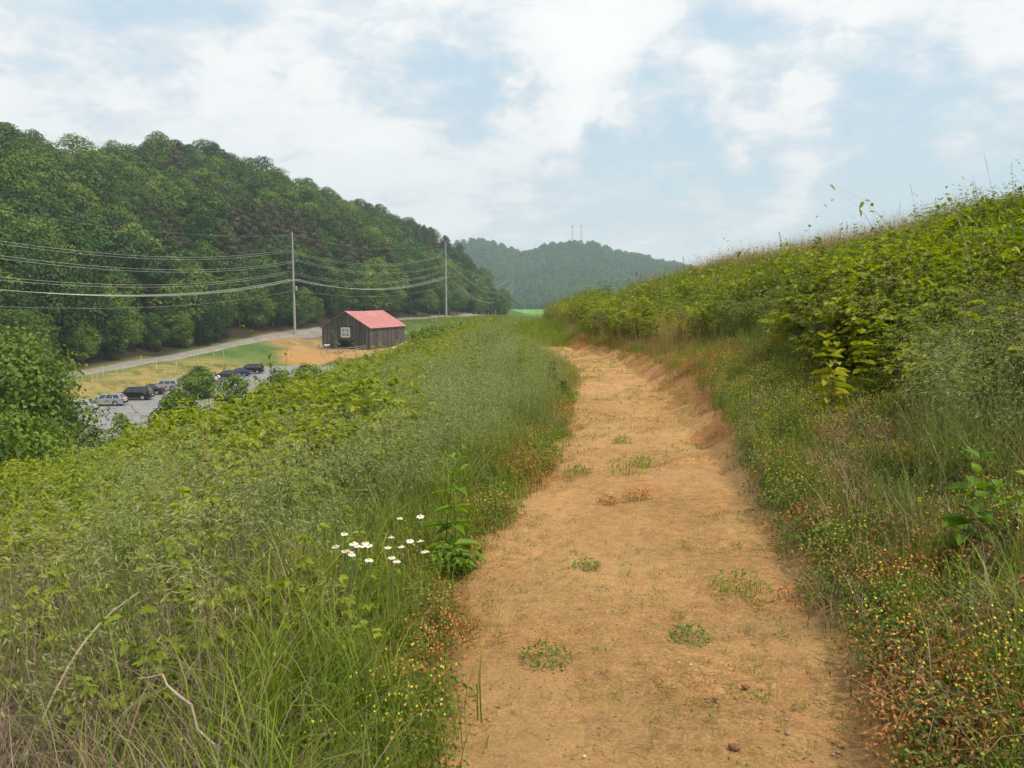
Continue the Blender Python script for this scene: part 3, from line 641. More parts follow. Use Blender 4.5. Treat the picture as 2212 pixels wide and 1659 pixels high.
# ------------------------------------------------------------------ stakes in the straw slope and far meadow
SM = plain('stake_wood', (.50, .40, .24), .8, .2, col2=(.60, .50, .33), nscale=8)
b = MB(); b.tube([(0, 0, -.2), (0, 0, 1.55)], .055, 6, .5); b.tube([(.09, 0, .02), (.09, 0, .6)], [.07, .07], 6, .5); stm = mesh_from('stake', b.V, b.F, [SM], b.v, b.mi)
zs = [(262, 575), (208, 685), (360, 580), (403, 575), (463, 530), (585, 585), (590, 520), (640, 495), (675, 590), (811, 430), (843, 545), (950, 465), (925, 525), (1035, 545), (1140, 435), (1122, 495), (1218, 470), (1296, 410), (1325, 400), (1443, 415), (1480, 360), (1572, 345), (1588, 408), (1618, 440)]
for (x, y) in zs:
    q = hit(115.2 + .2344 * x, 691.2 + .2344 * y, d0=60); o = link('stake', stm, None, q); o.scale = (1, 1, random.uniform(.8, 1.2) * (1.25 if q[1] > 100 else 1)); o.rotation_euler = (random.gauss(0, .04), random.gauss(0, .04), random.random() * 6)
    tag(o, 'pale wooden planting stake on the straw slope behind the parked cars', 'stake', 'planting stakes on the straw slope')
zs = [(40, 860), (73, 865), (95, 825), (190, 822), (212, 825), (243, 820), (290, 822), (305, 826), (340, 820), (372, 822), (410, 818), (430, 822), (468, 815), (495, 818), (520, 815), (555, 812), (600, 805), (628, 803)]
for (x, y) in zs:
    q = hit(921.7 + .2865 * x, 449.3 + .2865 * y + 1, d0=60); o = link('stake', stm, None, q); o.scale = (1.3, 1.3, random.uniform(1.1, 1.6)); tag(o, 'small pale stake standing in the green meadow near the middle pole', 'stake', 'stakes in the far meadow')
# masts on the far hill
for (px, lab) in ((1236, 'lattice radio mast with platform top, left one on the distant hill'), (1255.5, 'lattice radio mast with antennas, right one on the distant hill')):
    q = P(px, 522, 1485); q[2] = float(H(q[0], q[1], False)); top = P(px, 490, 1485)[2]; hh = top - q[2]; t = empty('radio_mast', q); b = MB()
    for s1, s2 in ((1, 1), (1, -1), (-1, 1), (-1, -1)): b.tube([(s1 * 1.3, s2 * 1.3, 0), (s1 * .45, s2 * .45, hh)], .16, 4, .5)
    for k_ in range(14):
        z0 = hh * k_ / 14; z1 = hh * (k_ + 1) / 14; w0 = 1.3 - .85 * k_ / 14; w1 = 1.3 - .85 * (k_ + 1) / 14
        for (a, c, d, e) in ((1, 1, -1, 1), (-1, 1, -1, -1), (-1, -1, 1, -1), (1, -1, 1, 1)): b.tube([(a * w0, c * w0, z0), (d * w1, e * w1, z1)], .09, 4, .5)
    b.build('lattice', MET, t); b = MB(); b.box((-2, -2, hh), (2, 2, hh + .5)); b.build('platform', MET, t)
    for a in range(6):
        b = MB(); b.box((cos(a) * 1.9 - .2, sin(a) * 1.9 - .2, hh + .55), (cos(a) * 1.9 + .2, sin(a) * 1.9 + .2, hh + 2.8)); b.build('antenna', MET, t)
    tag(t, lab, 'mast', 'radio masts on the distant hill')

# ------------------------------------------------------------------ cars
GL = plain('car_glass', (.03, .035, .04), .08, .8); TY = plain('tyre', (.02, .02, .02), .85, .2); RIMM = plain('rim', (.45, .46, .47), .35, .5, .6); TL = plain('tail_lamp', (.45, .03, .02), .25, .6); HL = plain('head_lamp', (.7, .72, .74), .15, .7); BLK = plain('black_trim', (.03, .03, .032), .6, .3); PLT = plain('number_plate', (.6, .62, .6), .6, .3)
def car(kind, paint, label, loc, rz, rack=False):
    """local: nose towards -x, width y"""
    prof = {  # lower body top line, cabin: (x, z)
     'suv': dict(L=4.9, W=1.86, low=[(-2.45, .45), (-2.45, .80), (-2.3, .98), (-1.15, 1.08), (2.35, 1.12), (2.45, .95), (2.45, .42)], cab=[(-1.25, 1.07), (-.55, 1.72), (2.0, 1.78), (2.38, 1.11)], r=.37, wb=(-1.5, 1.45)),
     'wagon': dict(L=4.5, W=1.75, low=[(-2.25, .38), (-2.25, .66), (-2.1, .83), (-1.1, .95), (2.15, 1.0), (2.25, .86), (2.25, .38)], cab=[(-1.2, .94), (-.5, 1.50), (1.65, 1.55), (2.17, .99)], r=.33, wb=(-1.35, 1.3)),
     'hatch': dict(L=4.3, W=1.75, low=[(-2.15, .32), (-2.15, .62), (-1.95, .78), (-.95, .93), (1.95, .98), (2.15, .85), (2.15, .34)], cab=[(-1.1, .92), (-.25, 1.42), (1.1, 1.45), (2.0, .97)], r=.32, wb=(-1.32, 1.3)),
     'sedan': dict(L=4.7, W=1.8, low=[(-2.35, .32), (-2.35, .62), (-2.15, .78), (-1.0, .90), (1.75, .96), (2.3, .93), (2.35, .35)], cab=[(-1.05, .90), (-.25, 1.40), (.95, 1.42), (1.75, .95)], r=.32, wb=(-1.4, 1.4))}[kind]
    t = empty('parked_car', loc, rz); W2 = prof['W'] / 2; b = MB(); low = prof['low']; cab = prof['cab']; r = prof['r']
    bot = [(low[-1][0], .28), (prof['wb'][1] + r + .07, .26)]
    for wx in (prof['wb'][1], prof['wb'][0]):
        for a in np.linspace(0, pi, 7): bot.append((wx + (r + .07) * cos(a), r + (r + .07) * sin(a) * 1.0 if sin(a) > .05 else .26))
    bot.append((low[0][0], .28)); poly = low + bot
    def loft(poly, ys):
        V = []; F = []; m_ = len(poly); cx_ = sum(p[0] for p in poly) / m_; cz_ = .7
        for (yy_, sh) in ys:
            for (x, z) in poly: V.append((cx_ + (x - cx_) * sh, yy_, z - (1 - sh) * (z - cz_) * .8))
        for j in range(len(ys) - 1):
            for i in range(m_): F.append((j * m_ + i, j * m_ + (i + 1) % m_, (j + 1) * m_ + (i + 1) % m_, (j + 1) * m_ + i))
        F.append(tuple(range(m_ - 1, -1, -1))); F.append(tuple((len(ys) - 1) * m_ + i for i in range(m_))); return V, F
    V, F = loft(poly, [(-W2, .955), (-W2 + .07, .985), (-W2 + .3, 1), (W2 - .3, 1), (W2 - .07, .985), (W2, .955)]); b.add(V, F, .5)
    # cabin, tumblehome
    ins = .2; c4 = [(cab[0][0], cab[0][1] - .02, W2 - .04), (cab[1][0], cab[1][1], W2 - ins), (cab[2][0], cab[2][1], W2 - ins), (cab[3][0], cab[3][1] - .02, W2 - .04)]
    mid = ((cab[1][0] + cab[2][0]) / 2, max(cab[1][1], cab[2][1]) + .045, W2 - ins - .02); ring = [c4[0], c4[1], mid, c4[2], c4[3]]
    V = [(x, -y_, z) for x, z, y_ in ring] + [(x, 0, z + .02 * (0 < i < 4)) for i, (x, z, y_) in enumerate(ring)] + [(x, y_, z) for x, z, y_ in ring]
    F = [(i, i + 1, i + 6, i + 5) for i in range(4)] + [(i + 5, i + 6, i + 11, i + 10) for i in range(4)] + [(4, 3, 2, 1, 0), (10, 11, 12, 13, 14)]; b.add(V, F, .5)
    body = b.build('body', paint, t)
    def lerp(p, q, k_): return tuple(p[i] + (q[i] - p[i]) * k_ for i in range(3))
    for sgn in (-1, 1):   # side windows, set 4 mm proud of the cabin side
        A, B_, Cc, D_ = [(c[0], sgn * (c[2]), c[1]) for c in c4]
        n_ = 3; b = MB()
        for w_ in range(n_):
            f0, f1 = .05 + w_ * .31, .05 + w_ * .31 + .275; lo0 = lerp(A, D_, f0 + (.04 if w_ == 0 else 0)); lo1 = lerp(A, D_, f1 - (.03 if w_ == 2 else 0)); hi0 = lerp(B_, Cc, f0); hi1 = lerp(B_, Cc, f1)
            q = [lerp(lo0, hi0, .12), lerp(lo1, hi1, .12), lerp(lo1, hi1, .88), lerp(lo0, hi0, .88)]; q = [(x, y_ + sgn * .008, z) for x, y_, z in q]; b.add(q, [(0, 1, 2, 3) if sgn < 0 else (3, 2, 1, 0)], .5)
        b.build('side_window', GL, t)
    for nm, (lo, hi), s_ in (('windshield', (c4[0], c4[1]), -1), ('rear_window', (c4[3], c4[2]), 1)):
        b = MB(); L0 = (lo[0], -lo[2] + .1, lo[1]); L1 = (lo[0], lo[2] - .1, lo[1]); H0 = (hi[0], -hi[2] + .08, hi[1]); H1 = (hi[0], hi[2] - .08, hi[1])
        q = [lerp(L0, H0, .14), lerp(L1, H1, .14), lerp(L1, H1, .9), lerp(L0, H0, .9)]; q = [(x + s_ * .02, y_, z + .018) for x, y_, z in q]; b.add(q, [(0, 1, 2, 3)], .5); b.build(nm, GL, t)
    for wx in prof['wb']:
        for sgn in (-1, 1):
            b = MB(); b.tube([(wx, sgn * (W2 - .22), r), (wx, sgn * (W2 - .02), r)], r, 18, .5); wh = b.build('wheel', TY, t)
            b = MB(); b.tube([(wx, sgn * (W2 - .06), r), (wx, sgn * (W2 + .0), r)], [r * .62, r * .6], 14, .5); b.build('rim', RIMM, wh)
    xe = low[-2][0]; ze = low[-2][1]
    for sgn in (-1, 1):
        b = MB(); b.box((xe - .16, sgn * (W2 - .14) - .13, ze - .12), (xe + .015, sgn * (W2 - .14) + .12, ze + .12)); b.build('tail_light', TL, t)
        b = MB(); b.box((low[1][0] - .012, sgn * (W2 - .3) - .18, low[1][1] - .14), (low[1][0] + .2, sgn * (W2 - .3) + .18, low[1][1] + .02)); b.build('headlight', HL, t)
        b = MB(); b.box((cab[0][0] + .12, sgn * (W2 + .08) - .1, cab[0][1] + .02), (cab[0][0] + .3, sgn * (W2 + .08) + .1, cab[0][1] + .16)); b.build('mirror', BLK, t)
    for nm, x in (('front_bumper', low[0][0]), ('rear_bumper', low[-1][0])):
        b = MB(); s_ = 1 if x > 0 else -1; b.box((x - .05 if s_ > 0 else x - .06, -W2 + .1, .34), (x + .06 if s_ > 0 else x + .05, W2 - .1, .56)); b.build(nm, BLK if kind != 'sedan' else paint, t)
    b = MB(); b.box((xe + .02 if False else low[-1][0] + .062, -.26, .6), (low[-1][0] + .075, .26, .74)); b.build('number_plate', PLT, t)
    if rack:
        for sgn in (-1, 1):
            b = MB(); zr = max(cab[1][1], cab[2][1]) + .07; b.tube([(cab[1][0] + .15, sgn * (W2 - ins - .06), zr), (cab[2][0] - .1, sgn * (W2 - ins - .06), zr + .01)], .03, 5, .5); b.build('roof_rail', RIMM, t)
    tag(t, label, 'car', 'cars parked along the kerb'); return t
def paint(name, c, rough=.25, metal=.3): return plain(name, c, rough, .6, metal)
SILV, SILG, BLACK, NAVY, WHITE, DGREY, BLUE = paint('silver_paint', (.42, .42, .44)), paint('pale_green_silver_paint', (.48, .52, .47)), paint('black_paint', (.012, .011, .014), .2, 0), paint('navy_paint', (.02, .04, .12)), paint('white_paint', (.72, .72, .70), .3, 0), paint('dark_grey_paint', (.05, .05, .06)), paint('blue_paint', (.025, .06, .20))
cars = [(165, 892, 97, 'wagon', SILG, 'pale greenish silver car half hidden behind the dense tree', False), (233, 877.6, 104, 'wagon', SILV, 'silver wagon parked alone in open view with pale roof', False), (289, 865, 110, 'suv', BLACK, 'black suv with roof rails parked next to the silver wagon', True),
        (322, 853, 116.5, 'sedan', DGREY, 'dark car behind the black suv with roof rails', False), (357, 845, 122, 'wagon', SILV, 'silver car with red tail light showing above the round bush', True), (392, 838, 128, 'sedan', SILG, 'low pale car roof showing right of the round bush', False),
        (446, 828, 135, 'hatch', WHITE, 'small white car behind the feathery pale bush', False), (489, 820, 140, 'hatch', DGREY, 'dark grey hatchback with shiny windows beside the blue car', False), (514, 814, 145, 'sedan', BLUE, 'dark blue car between the grey hatchback and the black suv', False), (541, 808, 150.5, 'suv', BLACK, 'large black suv at the far end of the car row', True)]
for (px, py, D, kd, pt, lab, rk) in cars:
    q = P(px, py, D); car(kd, pt, lab, (q[0], q[1], LOTZ + .055), radians(random.uniform(-3, 3) + (6 if D > 105 else 2)), rk)
# ------------------------------------------------------------------ trees
bark = plain('bark', (.10, .08, .06), .95, .1, col2=(.19, .16, .13), nscale=3, stretch=(1, 1, .2))
LEAFM = leaf_mat('hill_foliage', [(.011, .030, .007), (.028, .066, .011), (.060, .122, .015), (.115, .182, .022), (.20, .26, .036)], trans=.14, wr=(.34, .55, .2), pscale=.03, rough=.6, spec=.2)
PINEM = leaf_mat('brown_foliage', [(.045, .055, .022), (.085, .085, .035), (.12, .115, .05)], trans=.15, wr=(.35, .35, .3), pscale=.05)
def crown_mesh(name, seed, h=16., r=4.6, base=4., nlobe=26, nleaf=5200, leaf=.42, mat=None, conic=0., flat=1., rag=0.):
    g = np.random.default_rng(seed); V_, F_ = [], []
    b = NB(); C = []
    hh = h - base
    for i in range(nlobe):
        t = (i + .5) / nlobe; z = base + hh * (.10 + .78 * t)
        prof = math.sin(min(1, (t * .92 + .10)) * pi) ** .6 * (1 - conic * t)
        a = i * 2.4 + g.uniform(-.5, .5); rad = r * prof * g.uniform(.35, .85 + .25 * rag)
        if t > .93: rad *= .2
        lr = r * g.uniform(.30, .52) * (1 - .35 * t * (conic > 0)) * (.75 + .4 * prof)
        C.append((rad * cos(a), rad * sin(a), z, lr))
    C = np.array(C); wts = C[:, 3] ** 2; wts /= wts.sum(); k = g.choice(nlobe, nleaf, p=wts)
    d = unit(g.normal(size=(nleaf, 3)) + np.array([0, 0, .35])); cr = C[k]
    out = unit(np.c_[cr[:, :2], np.zeros(nleaf)] + 1e-3); d = unit(d + out * .35)
    bump = 1 + .22 * np.sin(d[:, 0] * 5 + k) * np.sin(d[:, 1] * 5 + 2 * k) * np.sin(d[:, 2] * 6 + k)
    rr = cr[:, 3] * g.uniform(.72 - rag * .3, 1.08 + rag * .45, nleaf) * bump
    pos = cr[:, :3] + d * rr[:, None] * np.array([1, 1, .78])
    nr = unit(d + g.normal(size=(nleaf, 3)) * .36 + np.array([0, 0, .15])); tdir = np.cross(nr, g.normal(size=(nleaf, 3)))
    L = leaf * g.uniform(.6, 1.4, nleaf); V, F = leaf_quads(pos, tdir, nr, L, L * .8, .25)
    v = np.clip(.5 + .4 * np.sin(k * 1.7) + g.normal(size=nleaf) * .16, 0, 1)
    b.add(V, F, v); return b.mesh(name, [mat or LEAFM])
def trunk_mesh(name, seed, h=16., r0=.26, nb=5):
    g = random.Random(seed); b = MB()
    pts = [(0, 0, -1.0), (0, 0, .5), (g.uniform(-.2, .2), g.uniform(-.2, .2), h * .35), (g.uniform(-.4, .4), g.uniform(-.4, .4), h * .6), (g.uniform(-.3, .3), g.uniform(-.3, .3), h * .88)]
    b.tube(pts, [r0 * 1.3, r0, r0 * .75, r0 * .5, r0 * .15], 7, .5)
    for i in range(nb):
        z = h * (.3 + .5 * i / nb); a = i * 2.4 + g.random(); L = h * .2
        b.tube([(0, 0, z), (cos(a) * L * .5, sin(a) * L * .5, z + L * .35), (cos(a) * L, sin(a) * L, z + L * .8)], [r0 * .35, r0 * .22, r0 * .06], 5, .5)
    return mesh_from(name, b.V, b.F, [bark], b.v, b.mi)
CR = [crown_mesh('crown', 10 + i, h=16 + (i % 3) * 1.5, r=[5.0, 5.8, 4.6, 5.3, 4.8, 6.0][i], base=[4.5, 3, 5, 3.5, 4, 2.5][i], conic=0, nlobe=[22, 28, 24, 30, 18, 32][i]) for i in range(6)]
CRS = [crown_mesh('skirted_crown', 30 + i, h=15 + i, r=4.6, base=.2, nlobe=34, nleaf=6400, leaf=.40) for i in range(3)]
CRP = [crown_mesh('thin_crown', 50 + i, h=18, r=3.2, base=5, nlobe=26, nleaf=3600, leaf=.36, mat=PINEM, conic=.25) for i in range(2)]
TR = [trunk_mesh('trunk', 60 + i) for i in range(3)]
def in_wood(X, Y, off=5.0): return X < roadX(Y) - off + 8 * sstep(340, 395, Y)
pts = []
s = 6.1
ax_, ay_ = np.meshgrid(np.arange(-400, 20, s), np.arange(70, 600, s)); ax_ = ax_.ravel() + rng.uniform(-2.2, 2.2, ax_.size); ay_ = ay_.ravel() + rng.uniform(-2.2, 2.2, ay_.size)
ok = in_wood(ax_, ay_) & (ay_ < 600) & ~((ax_ / ay_ > -.008) & (ay_ > 330)); ax_, ay_ = ax_[ok], ay_[ok]
az_ = H(ax_, ay_, False); pu, pv = proj(np.stack([ax_, ay_, az_ + 12], -1))
cy_of = np.interp(pu, [-150, 0, 130, 300, 500, 700, 900, 1050, 1100], [225, 235, 285, 320, 355, 372, 400, 428, 470])
ok = (pu > -260) & (pu < 1140) & (ay_ < cy_of + 45 + 90 * (pu > 1060)); ax_, ay_, az_ = ax_[ok], ay_[ok], az_[ok]; pu = pu[ok]; pv = pv[ok]; cyo = cy_of[ok]
n = len(ax_); edge = roadX(ay_) - ax_
sc_t = rng.uniform(.6, 1.28, n) * np.interp(ay_ / cyo, [.4, .9, 1], [1.05, .95, .82]); kind = rng.integers(0, 6, n)
sk = (edge < 15); kind[sk] = 6 + rng.integers(0, 3, sk.sum()); sc_t[sk] = rng.uniform(.65, 1.15, sk.sum()); sc_t[edge < 8.5] *= .72
pn = fbm(ax_ / 40, ay_ / 40, 91, 3); pine = (~sk) & (pn > .56) & (rng.random(n) < .5); kind[pine] = 9 + rng.integers(0, 2, pine.sum())
# the brown patch above the barn road
pine2 = (~sk) & (np.hypot((pu - 560) / 1.2, pv - 520) < 75) & (rng.random(n) < .75); kind[pine2] = 9 + rng.integers(0, 2, pine2.sum())
ALLC = CR + CRS + CRP
hh_ = np.array([16, 17.5, 19, 16, 17.5, 19, 15, 16, 17, 18, 18.])[kind] * sc_t
# which of them show largest : march a crude horizon profile, near to far
order = np.argsort(ay_); colm = np.full(400, -1e9); vis = np.zeros(n)
for i in order:
    u0, v0 = proj(np.array([ax_[i], ay_[i], az_[i] + hh_[i]])); wpx = 4.4 * sc_t[i] / ay_[i] * FPX
    a = int(max(0, (u0 - wpx) / 6 + 50)); e = int(min(399, (u0 + wpx) / 6 + 50))
    if e <= a: continue
    top = 1659 - v0; seg = colm[a:e]; sh = np.clip(top - np.maximum(seg, 0), 0, None).sum() * 6
    if u0 < -10 or u0 > 1120: sh = 0
    vis[i] = sh; colm[a:e] = np.maximum(seg, top - 12)
big = np.zeros(n, bool); big[np.argsort(-vis)[:300]] = True; big &= vis > 0
def tree_label(u, v, i, k):
    tone = 'brownish thin-crowned tree' if k >= 9 else ('bushy low-skirted green tree' if k >= 6 else ['round-topped green tree', 'broad spreading green tree', 'narrow-topped green tree', 'rounded leafy green tree', 'open-crowned green tree', 'wide heavy green tree'][k])
    f = ay_[i] / cyo[i]; e_ = edge[i]
    row = 'at the road edge' if e_ < 9.5 else 'in the wood\'s front rows' if e_ < 18 else 'on the lower slope' if f < .68 else 'on the middle slope' if f < .85 else 'on the upper slope' if f < .96 else 'on the skyline'
    pos = [(70, 'at the picture\'s left edge'), (160, 'over the dark bush at left'), (240, 'above the silver wagon'), (330, 'above the parked black cars'), (420, 'above the hidden parked cars'), (500, 'above the last parked cars'), (575, 'above the black suv'), (622, 'just left of the near pole'),
           (690, 'just right of the near pole'), (760, 'above the barn gable'), (850, 'above the pink barn roof'), (930, 'left of the middle pole'), (985, 'behind the middle pole'), (1050, 'right of the middle pole'), (5000, 'at the hill\'s far end')]
    q = next(t for lim, t in pos if u < lim)
    return f'{tone} {row}, {q}'
for i in np.where(big)[0]:
    t = empty('tree', (ax_[i], ay_[i], az_[i]), rng.uniform(0, 6.28)); t.scale = (sc_t[i] * rng.uniform(1.0, 1.35), sc_t[i] * rng.uniform(1.0, 1.35), sc_t[i])
    link('crown', ALLC[kind[i]], t); link('trunk', TR[i % 3], t)
    tag(t, tree_label(pu[i], pv[i], i, kind[i]), 'tree', 'trees on the wooded hillside')
rest = ~big; pr = [proto(m) for m in ALLC]
scatter('forest', pr, np.c_[ax_[rest], ay_[rest], az_[rest]], np.c_[np.zeros(rest.sum()), np.zeros(rest.sum()), rng.uniform(0, 6.28, rest.sum())], sc_t[rest], kind[rest], 'dense green wood covering the rest of the hillside', 'forest')
# distant hills
s = 11.; ax_, ay_ = np.meshgrid(np.arange(-420, 1150, s), np.arange(905, 1640, s)); ax_ = ax_.ravel() + rng.uniform(-4.5, 4.5, ax_.size); ay_ = ay_.ravel() + rng.uniform(-4.5, 4.5, ay_.size)
ok = (ax_ / ay_ > -.14) & (ax_ / ay_ < .66); ax_, ay_ = ax_[ok], ay_[ok]; az_ = H(ax_, ay_, False)
ok = ~((az_ < -7) & (ay_ < 955) & (fbm(ax_ / 40, ay_ / 40, 8, 2) < .5)); ax_, ay_, az_ = ax_[ok], ay_[ok], az_[ok]; n = len(ax_)
FARM = leaf_mat('far_foliage', [(.026, .075, .02), (.055, .14, .03), (.09, .195, .04), (.15, .25, .055)], trans=.2, wr=(.25, .5, .25), pscale=.012)
fc = [crown_mesh('far_crown', 80 + i, h=15, r=5.2, base=1.0, nlobe=16, nleaf=700, leaf=1.25, mat=FARM) for i in range(4)]
scatter('distant_forest', [proto(m) for m in fc], np.c_[ax_, ay_, az_ - 1], np.c_[np.zeros(n), np.zeros(n), rng.uniform(0, 6.28, n)], rng.uniform(.65, 1.35, n) * np.where(ay_ < 1000, .85, 1), rng.integers(0, 4, n), 'hazy blue-green woods covering the distant hills', 'forest')

# nearer single trees and bushes by the car park
BUSHM = leaf_mat('bush_foliage', [(.03, .055, .010), (.08, .14, .016), (.15, .23, .024), (.24, .31, .04)], trans=.3, wr=(.45, .2, .35), pscale=.6)
def bush(name, px, topy, D, h, r, seed, label, cat, base=.1, leaf=.2, nleaf=5000, nlobe=30, mat=None, off=0, group=None, rag=.35):
    q = P(px, topy, D); x, y = q[0], q[1]; z = float(H(x, y)); 
    hh = max(h, q[2] - z) if h is None else q[2] - z
    t = empty(name, (x, y, z)); c = crown_mesh('crown', seed, h=max(hh, .6), r=r, base=base, nlobe=nlobe, nleaf=nleaf, leaf=leaf, mat=mat or BUSHM, rag=rag)
    link('crown', c, t); link('trunk', trunk_mesh('trunk', seed, max(hh, .6) * .85, .04 + .012 * hh, 5), t)
    tag(t, label, cat, group); return t
bush('tree', 5, 705, 56, 0, 4.1, 201, 'dense dark green tree on the lower slope beside the car park', 'tree', nleaf=16000, leaf=.30, nlobe=60, rag=1.1)
bush('tree', 118, 826, 60, 0, 1.7, 202, 'slim leafy tree in front of the pale parked car', 'tree', nleaf=3200, leaf=.24)
bush('bush', 30, 868, 33, 0, 2.5, 203, 'light green bush below the dense dark tree at the picture edge', 'bush', nleaf=8000, leaf=.19, nlobe=34)
bush('bush', -60, 905, 22, 0, 1.6, 204, 'green bush cut by the picture edge below the dense tree', 'bush', nleaf=5000, leaf=.14)
bush('bush', 380, 826, 62, 0, 1.75, 205, 'round leafy bush hiding the parked cars behind it', 'bush', nleaf=7000, leaf=.24, nlobe=24)
bush('bush', 428, 792, 112, 0, 2.2, 206, 'feathery pale green bush beside the small white car', 'bush', nleaf=4500, leaf=.28)
bush('bush', 258, 884, 70, 0, .95, 207, 'small dark bush standing against the grey asphalt', 'bush', nleaf=1800, leaf=.17, nlobe=14)
bush('bush', 204, 908, 55, 0, 1.15, 208, 'yellowish bush in front of the car park corner', 'bush', nleaf=3000, leaf=.17, nlobe=18)
bush('bush', 118, 895, 48, 0, 1.3, 209, 'leafy bush between the dense tree and the yellowish bush', 'bush', nleaf=3000, leaf=.17, nlobe=18)
bush('bush', 505, 802, 86, 0, 1.8, 210, 'green bush in front of the dark hatchback', 'bush', nleaf=4200, leaf=.22, nlobe=20)
bush('bush', 600, 790, 72, 0, 1.6, 211, 'leafy bush on the slope right of the black suv', 'bush', nleaf=3500, leaf=.2, nlobe=18)
bush('bush', 660, 782, 66, 0, 1.4, 212, 'leafy bush on the slope below the barn fence', 'bush', nleaf=3500, leaf=.18, nlobe=18)
for k, (px, ty, D, r) in enumerate([(935, 708, 96, 2.6), (975, 706, 104, 3.0)]):
    bush('bush', px, ty, D, 0, r, 220 + k, ['dark rounded bush on the slope right of the barn', 'larger of the two rounded bushes right of the barn'][k], 'bush', nleaf=5500, leaf=.22, nlobe=26)
bush('bush', 1250, 650, 88, 0, 1.9, 230, 'dark bush at the foot of the green hill where the path vanishes', 'bush', nleaf=4000, leaf=.2, nlobe=22)
bush('bush', 1012, 772, 1, 0, .1, 1, 'x', 'x') if False else None
CEDM = leaf_mat('cedar_foliage', [(.022, .03, .016), (.045, .05, .025), (.06, .05, .03)], trans=.1)
cq = P(1284, 626, 78); z = float(H(cq[0], cq[1])); t = empty('cedar', (cq[0], cq[1], z))
link('crown', crown_mesh('crown', 240, h=cq[2] - z, r=.62, base=.1, nlobe=22, nleaf=2600, leaf=.16, mat=CEDM, conic=.75), t); link('trunk', trunk_mesh('trunk', 240, (cq[2] - z) * .8, .05, 3), t)
tag(t, 'small dark pointed cedar on the crest where the green hill ends', 'cedar')
for k, (px, ty, D, r) in enumerate([(1500, 655, 30, .0)]): pass
# ------------------------------------------------------------------ ground plants, species by species
GREEN = leaf_mat('green_blades', [(.045, .075, .010), (.11, .17, .016), (.18, .26, .025), (.27, .31, .045), (.42, .29, .09)], trans=.35, wr=(.42, .25, .38), pscale=.8)
OATM = leaf_mat('oat_blades', [(.055, .09, .02), (.13, .18, .042), (.22, .265, .075), (.33, .345, .135)], trans=.3, wr=(.4, .25, .35), pscale=.5)
SEEDM = leaf_mat('oat_seed', [(.16, .19, .06), (.27, .31, .11), (.42, .43, .21)], trans=.25, wr=(.5, .25, .25), pscale=.6)
DRYM = leaf_mat('dry_blades', [(.11, .065, .038), (.21, .135, .08), (.33, .23, .14), (.46, .34, .2)], trans=.15, wr=(.5, .25, .25), pscale=1.2)
PINKM = leaf_mat('ripe_blades', [(.20, .17, .06), (.36, .24, .11), (.48, .30, .17)], trans=.2, wr=(.5, .25, .25))
LEAF = leaf_mat('bramble_leaf', [(.055, .085, .010), (.125, .185, .013), (.215, .285, .018), (.32, .355, .03), (.41, .35, .055)], trans=.38, wr=(.38, .27, .35), pscale=.5, rough=.5)
OLIVE = leaf_mat('olive_leaf', [(.06, .07, .02), (.11, .125, .03), (.17, .19, .04), (.21, .16, .06)], trans=.25, wr=(.4, .3, .3), pscale=.7)
FORB = leaf_mat('forb_leaf', [(.05, .11, .014), (.11, .21, .02), (.18, .29, .025), (.26, .34, .04)], trans=.35, wr=(.4, .3, .3), pscale=.5, rough=.5)
CLOV = leaf_mat('clover_leaf', [(.05, .10, .02), (.10, .19, .03), (.16, .24, .04), (.26, .19, .07)], trans=.3, wr=(.45, .25, .3), pscale=1.2)
YEL = plain('yellow_petal', (.62, .56, .05), .6, .2)
REDM = leaf_mat('rusty_leaf', [(.14, .08, .03), (.30, .14, .045), (.46, .21, .07), (.52, .30, .09), (.22, .24, .05)], trans=.25, wr=(.5, .25, .25), pscale=1.5)
STEM = leaf_mat('stem', [(.06, .07, .025), (.12, .10, .04), (.16, .085, .045)], trans=.0)
TANGM = leaf_mat('dead_stems', [(.055, .035, .028), (.12, .08, .058), (.22, .155, .11), (.36, .27, .19)], trans=.1, wr=(.65, .25, .2), pscale=1.5)
def G(seed): return np.random.default_rng(seed)
def disc(g, n, r): a = g.uniform(0, 2 * pi, n); q = r * np.sqrt(g.random(n)); return np.c_[q * np.cos(a), q * np.sin(a), np.zeros(n) - .03]
def tuft(seed, n, r, h0, h1, l0, l1, w, mat, segs=4, curl=1.6):
    g = G(seed); b = NB(); V, F, t, _ = blades(disc(g, n, r), g.uniform(0, 2 * pi, n), g.uniform(h0, h1, n), g.uniform(l0, l1, n), g.uniform(.6, 1.2, n) * w, segs, curl)
    b.add(V, F, np.repeat(g.random(n), segs)); return b, g
def spikelets(b, g, tops, spines, mat_i, k=11, L=.022, W=.0065, spread=.05, seg=.3):
    ns = len(tops); tp = spines[:, -1]; pr = spines[:, -2]
    t = g.random((ns, k)); base = tp[:, None] * (1 - t[..., None]) + pr[:, None] * t[..., None]
    off = g.normal(size=(ns, k, 3)) * spread * np.array([1, 1, .5]) * (.35 + t[..., None]); off[..., 2] -= .02
    pos = (base + off).reshape(-1, 3); d = unit(g.normal(size=pos.shape) * .35 + np.array([.5, -.1, -.8]) + unit(np.repeat((tp - pr)[:, None], k, 1).reshape(-1, 3)) * .6)
    V, F = leaf_quads(pos, d, g.normal(size=pos.shape), L * g.uniform(.7, 1.3, len(pos)), W, 0); b.add(V, F, g.random(len(F)), mat_i)
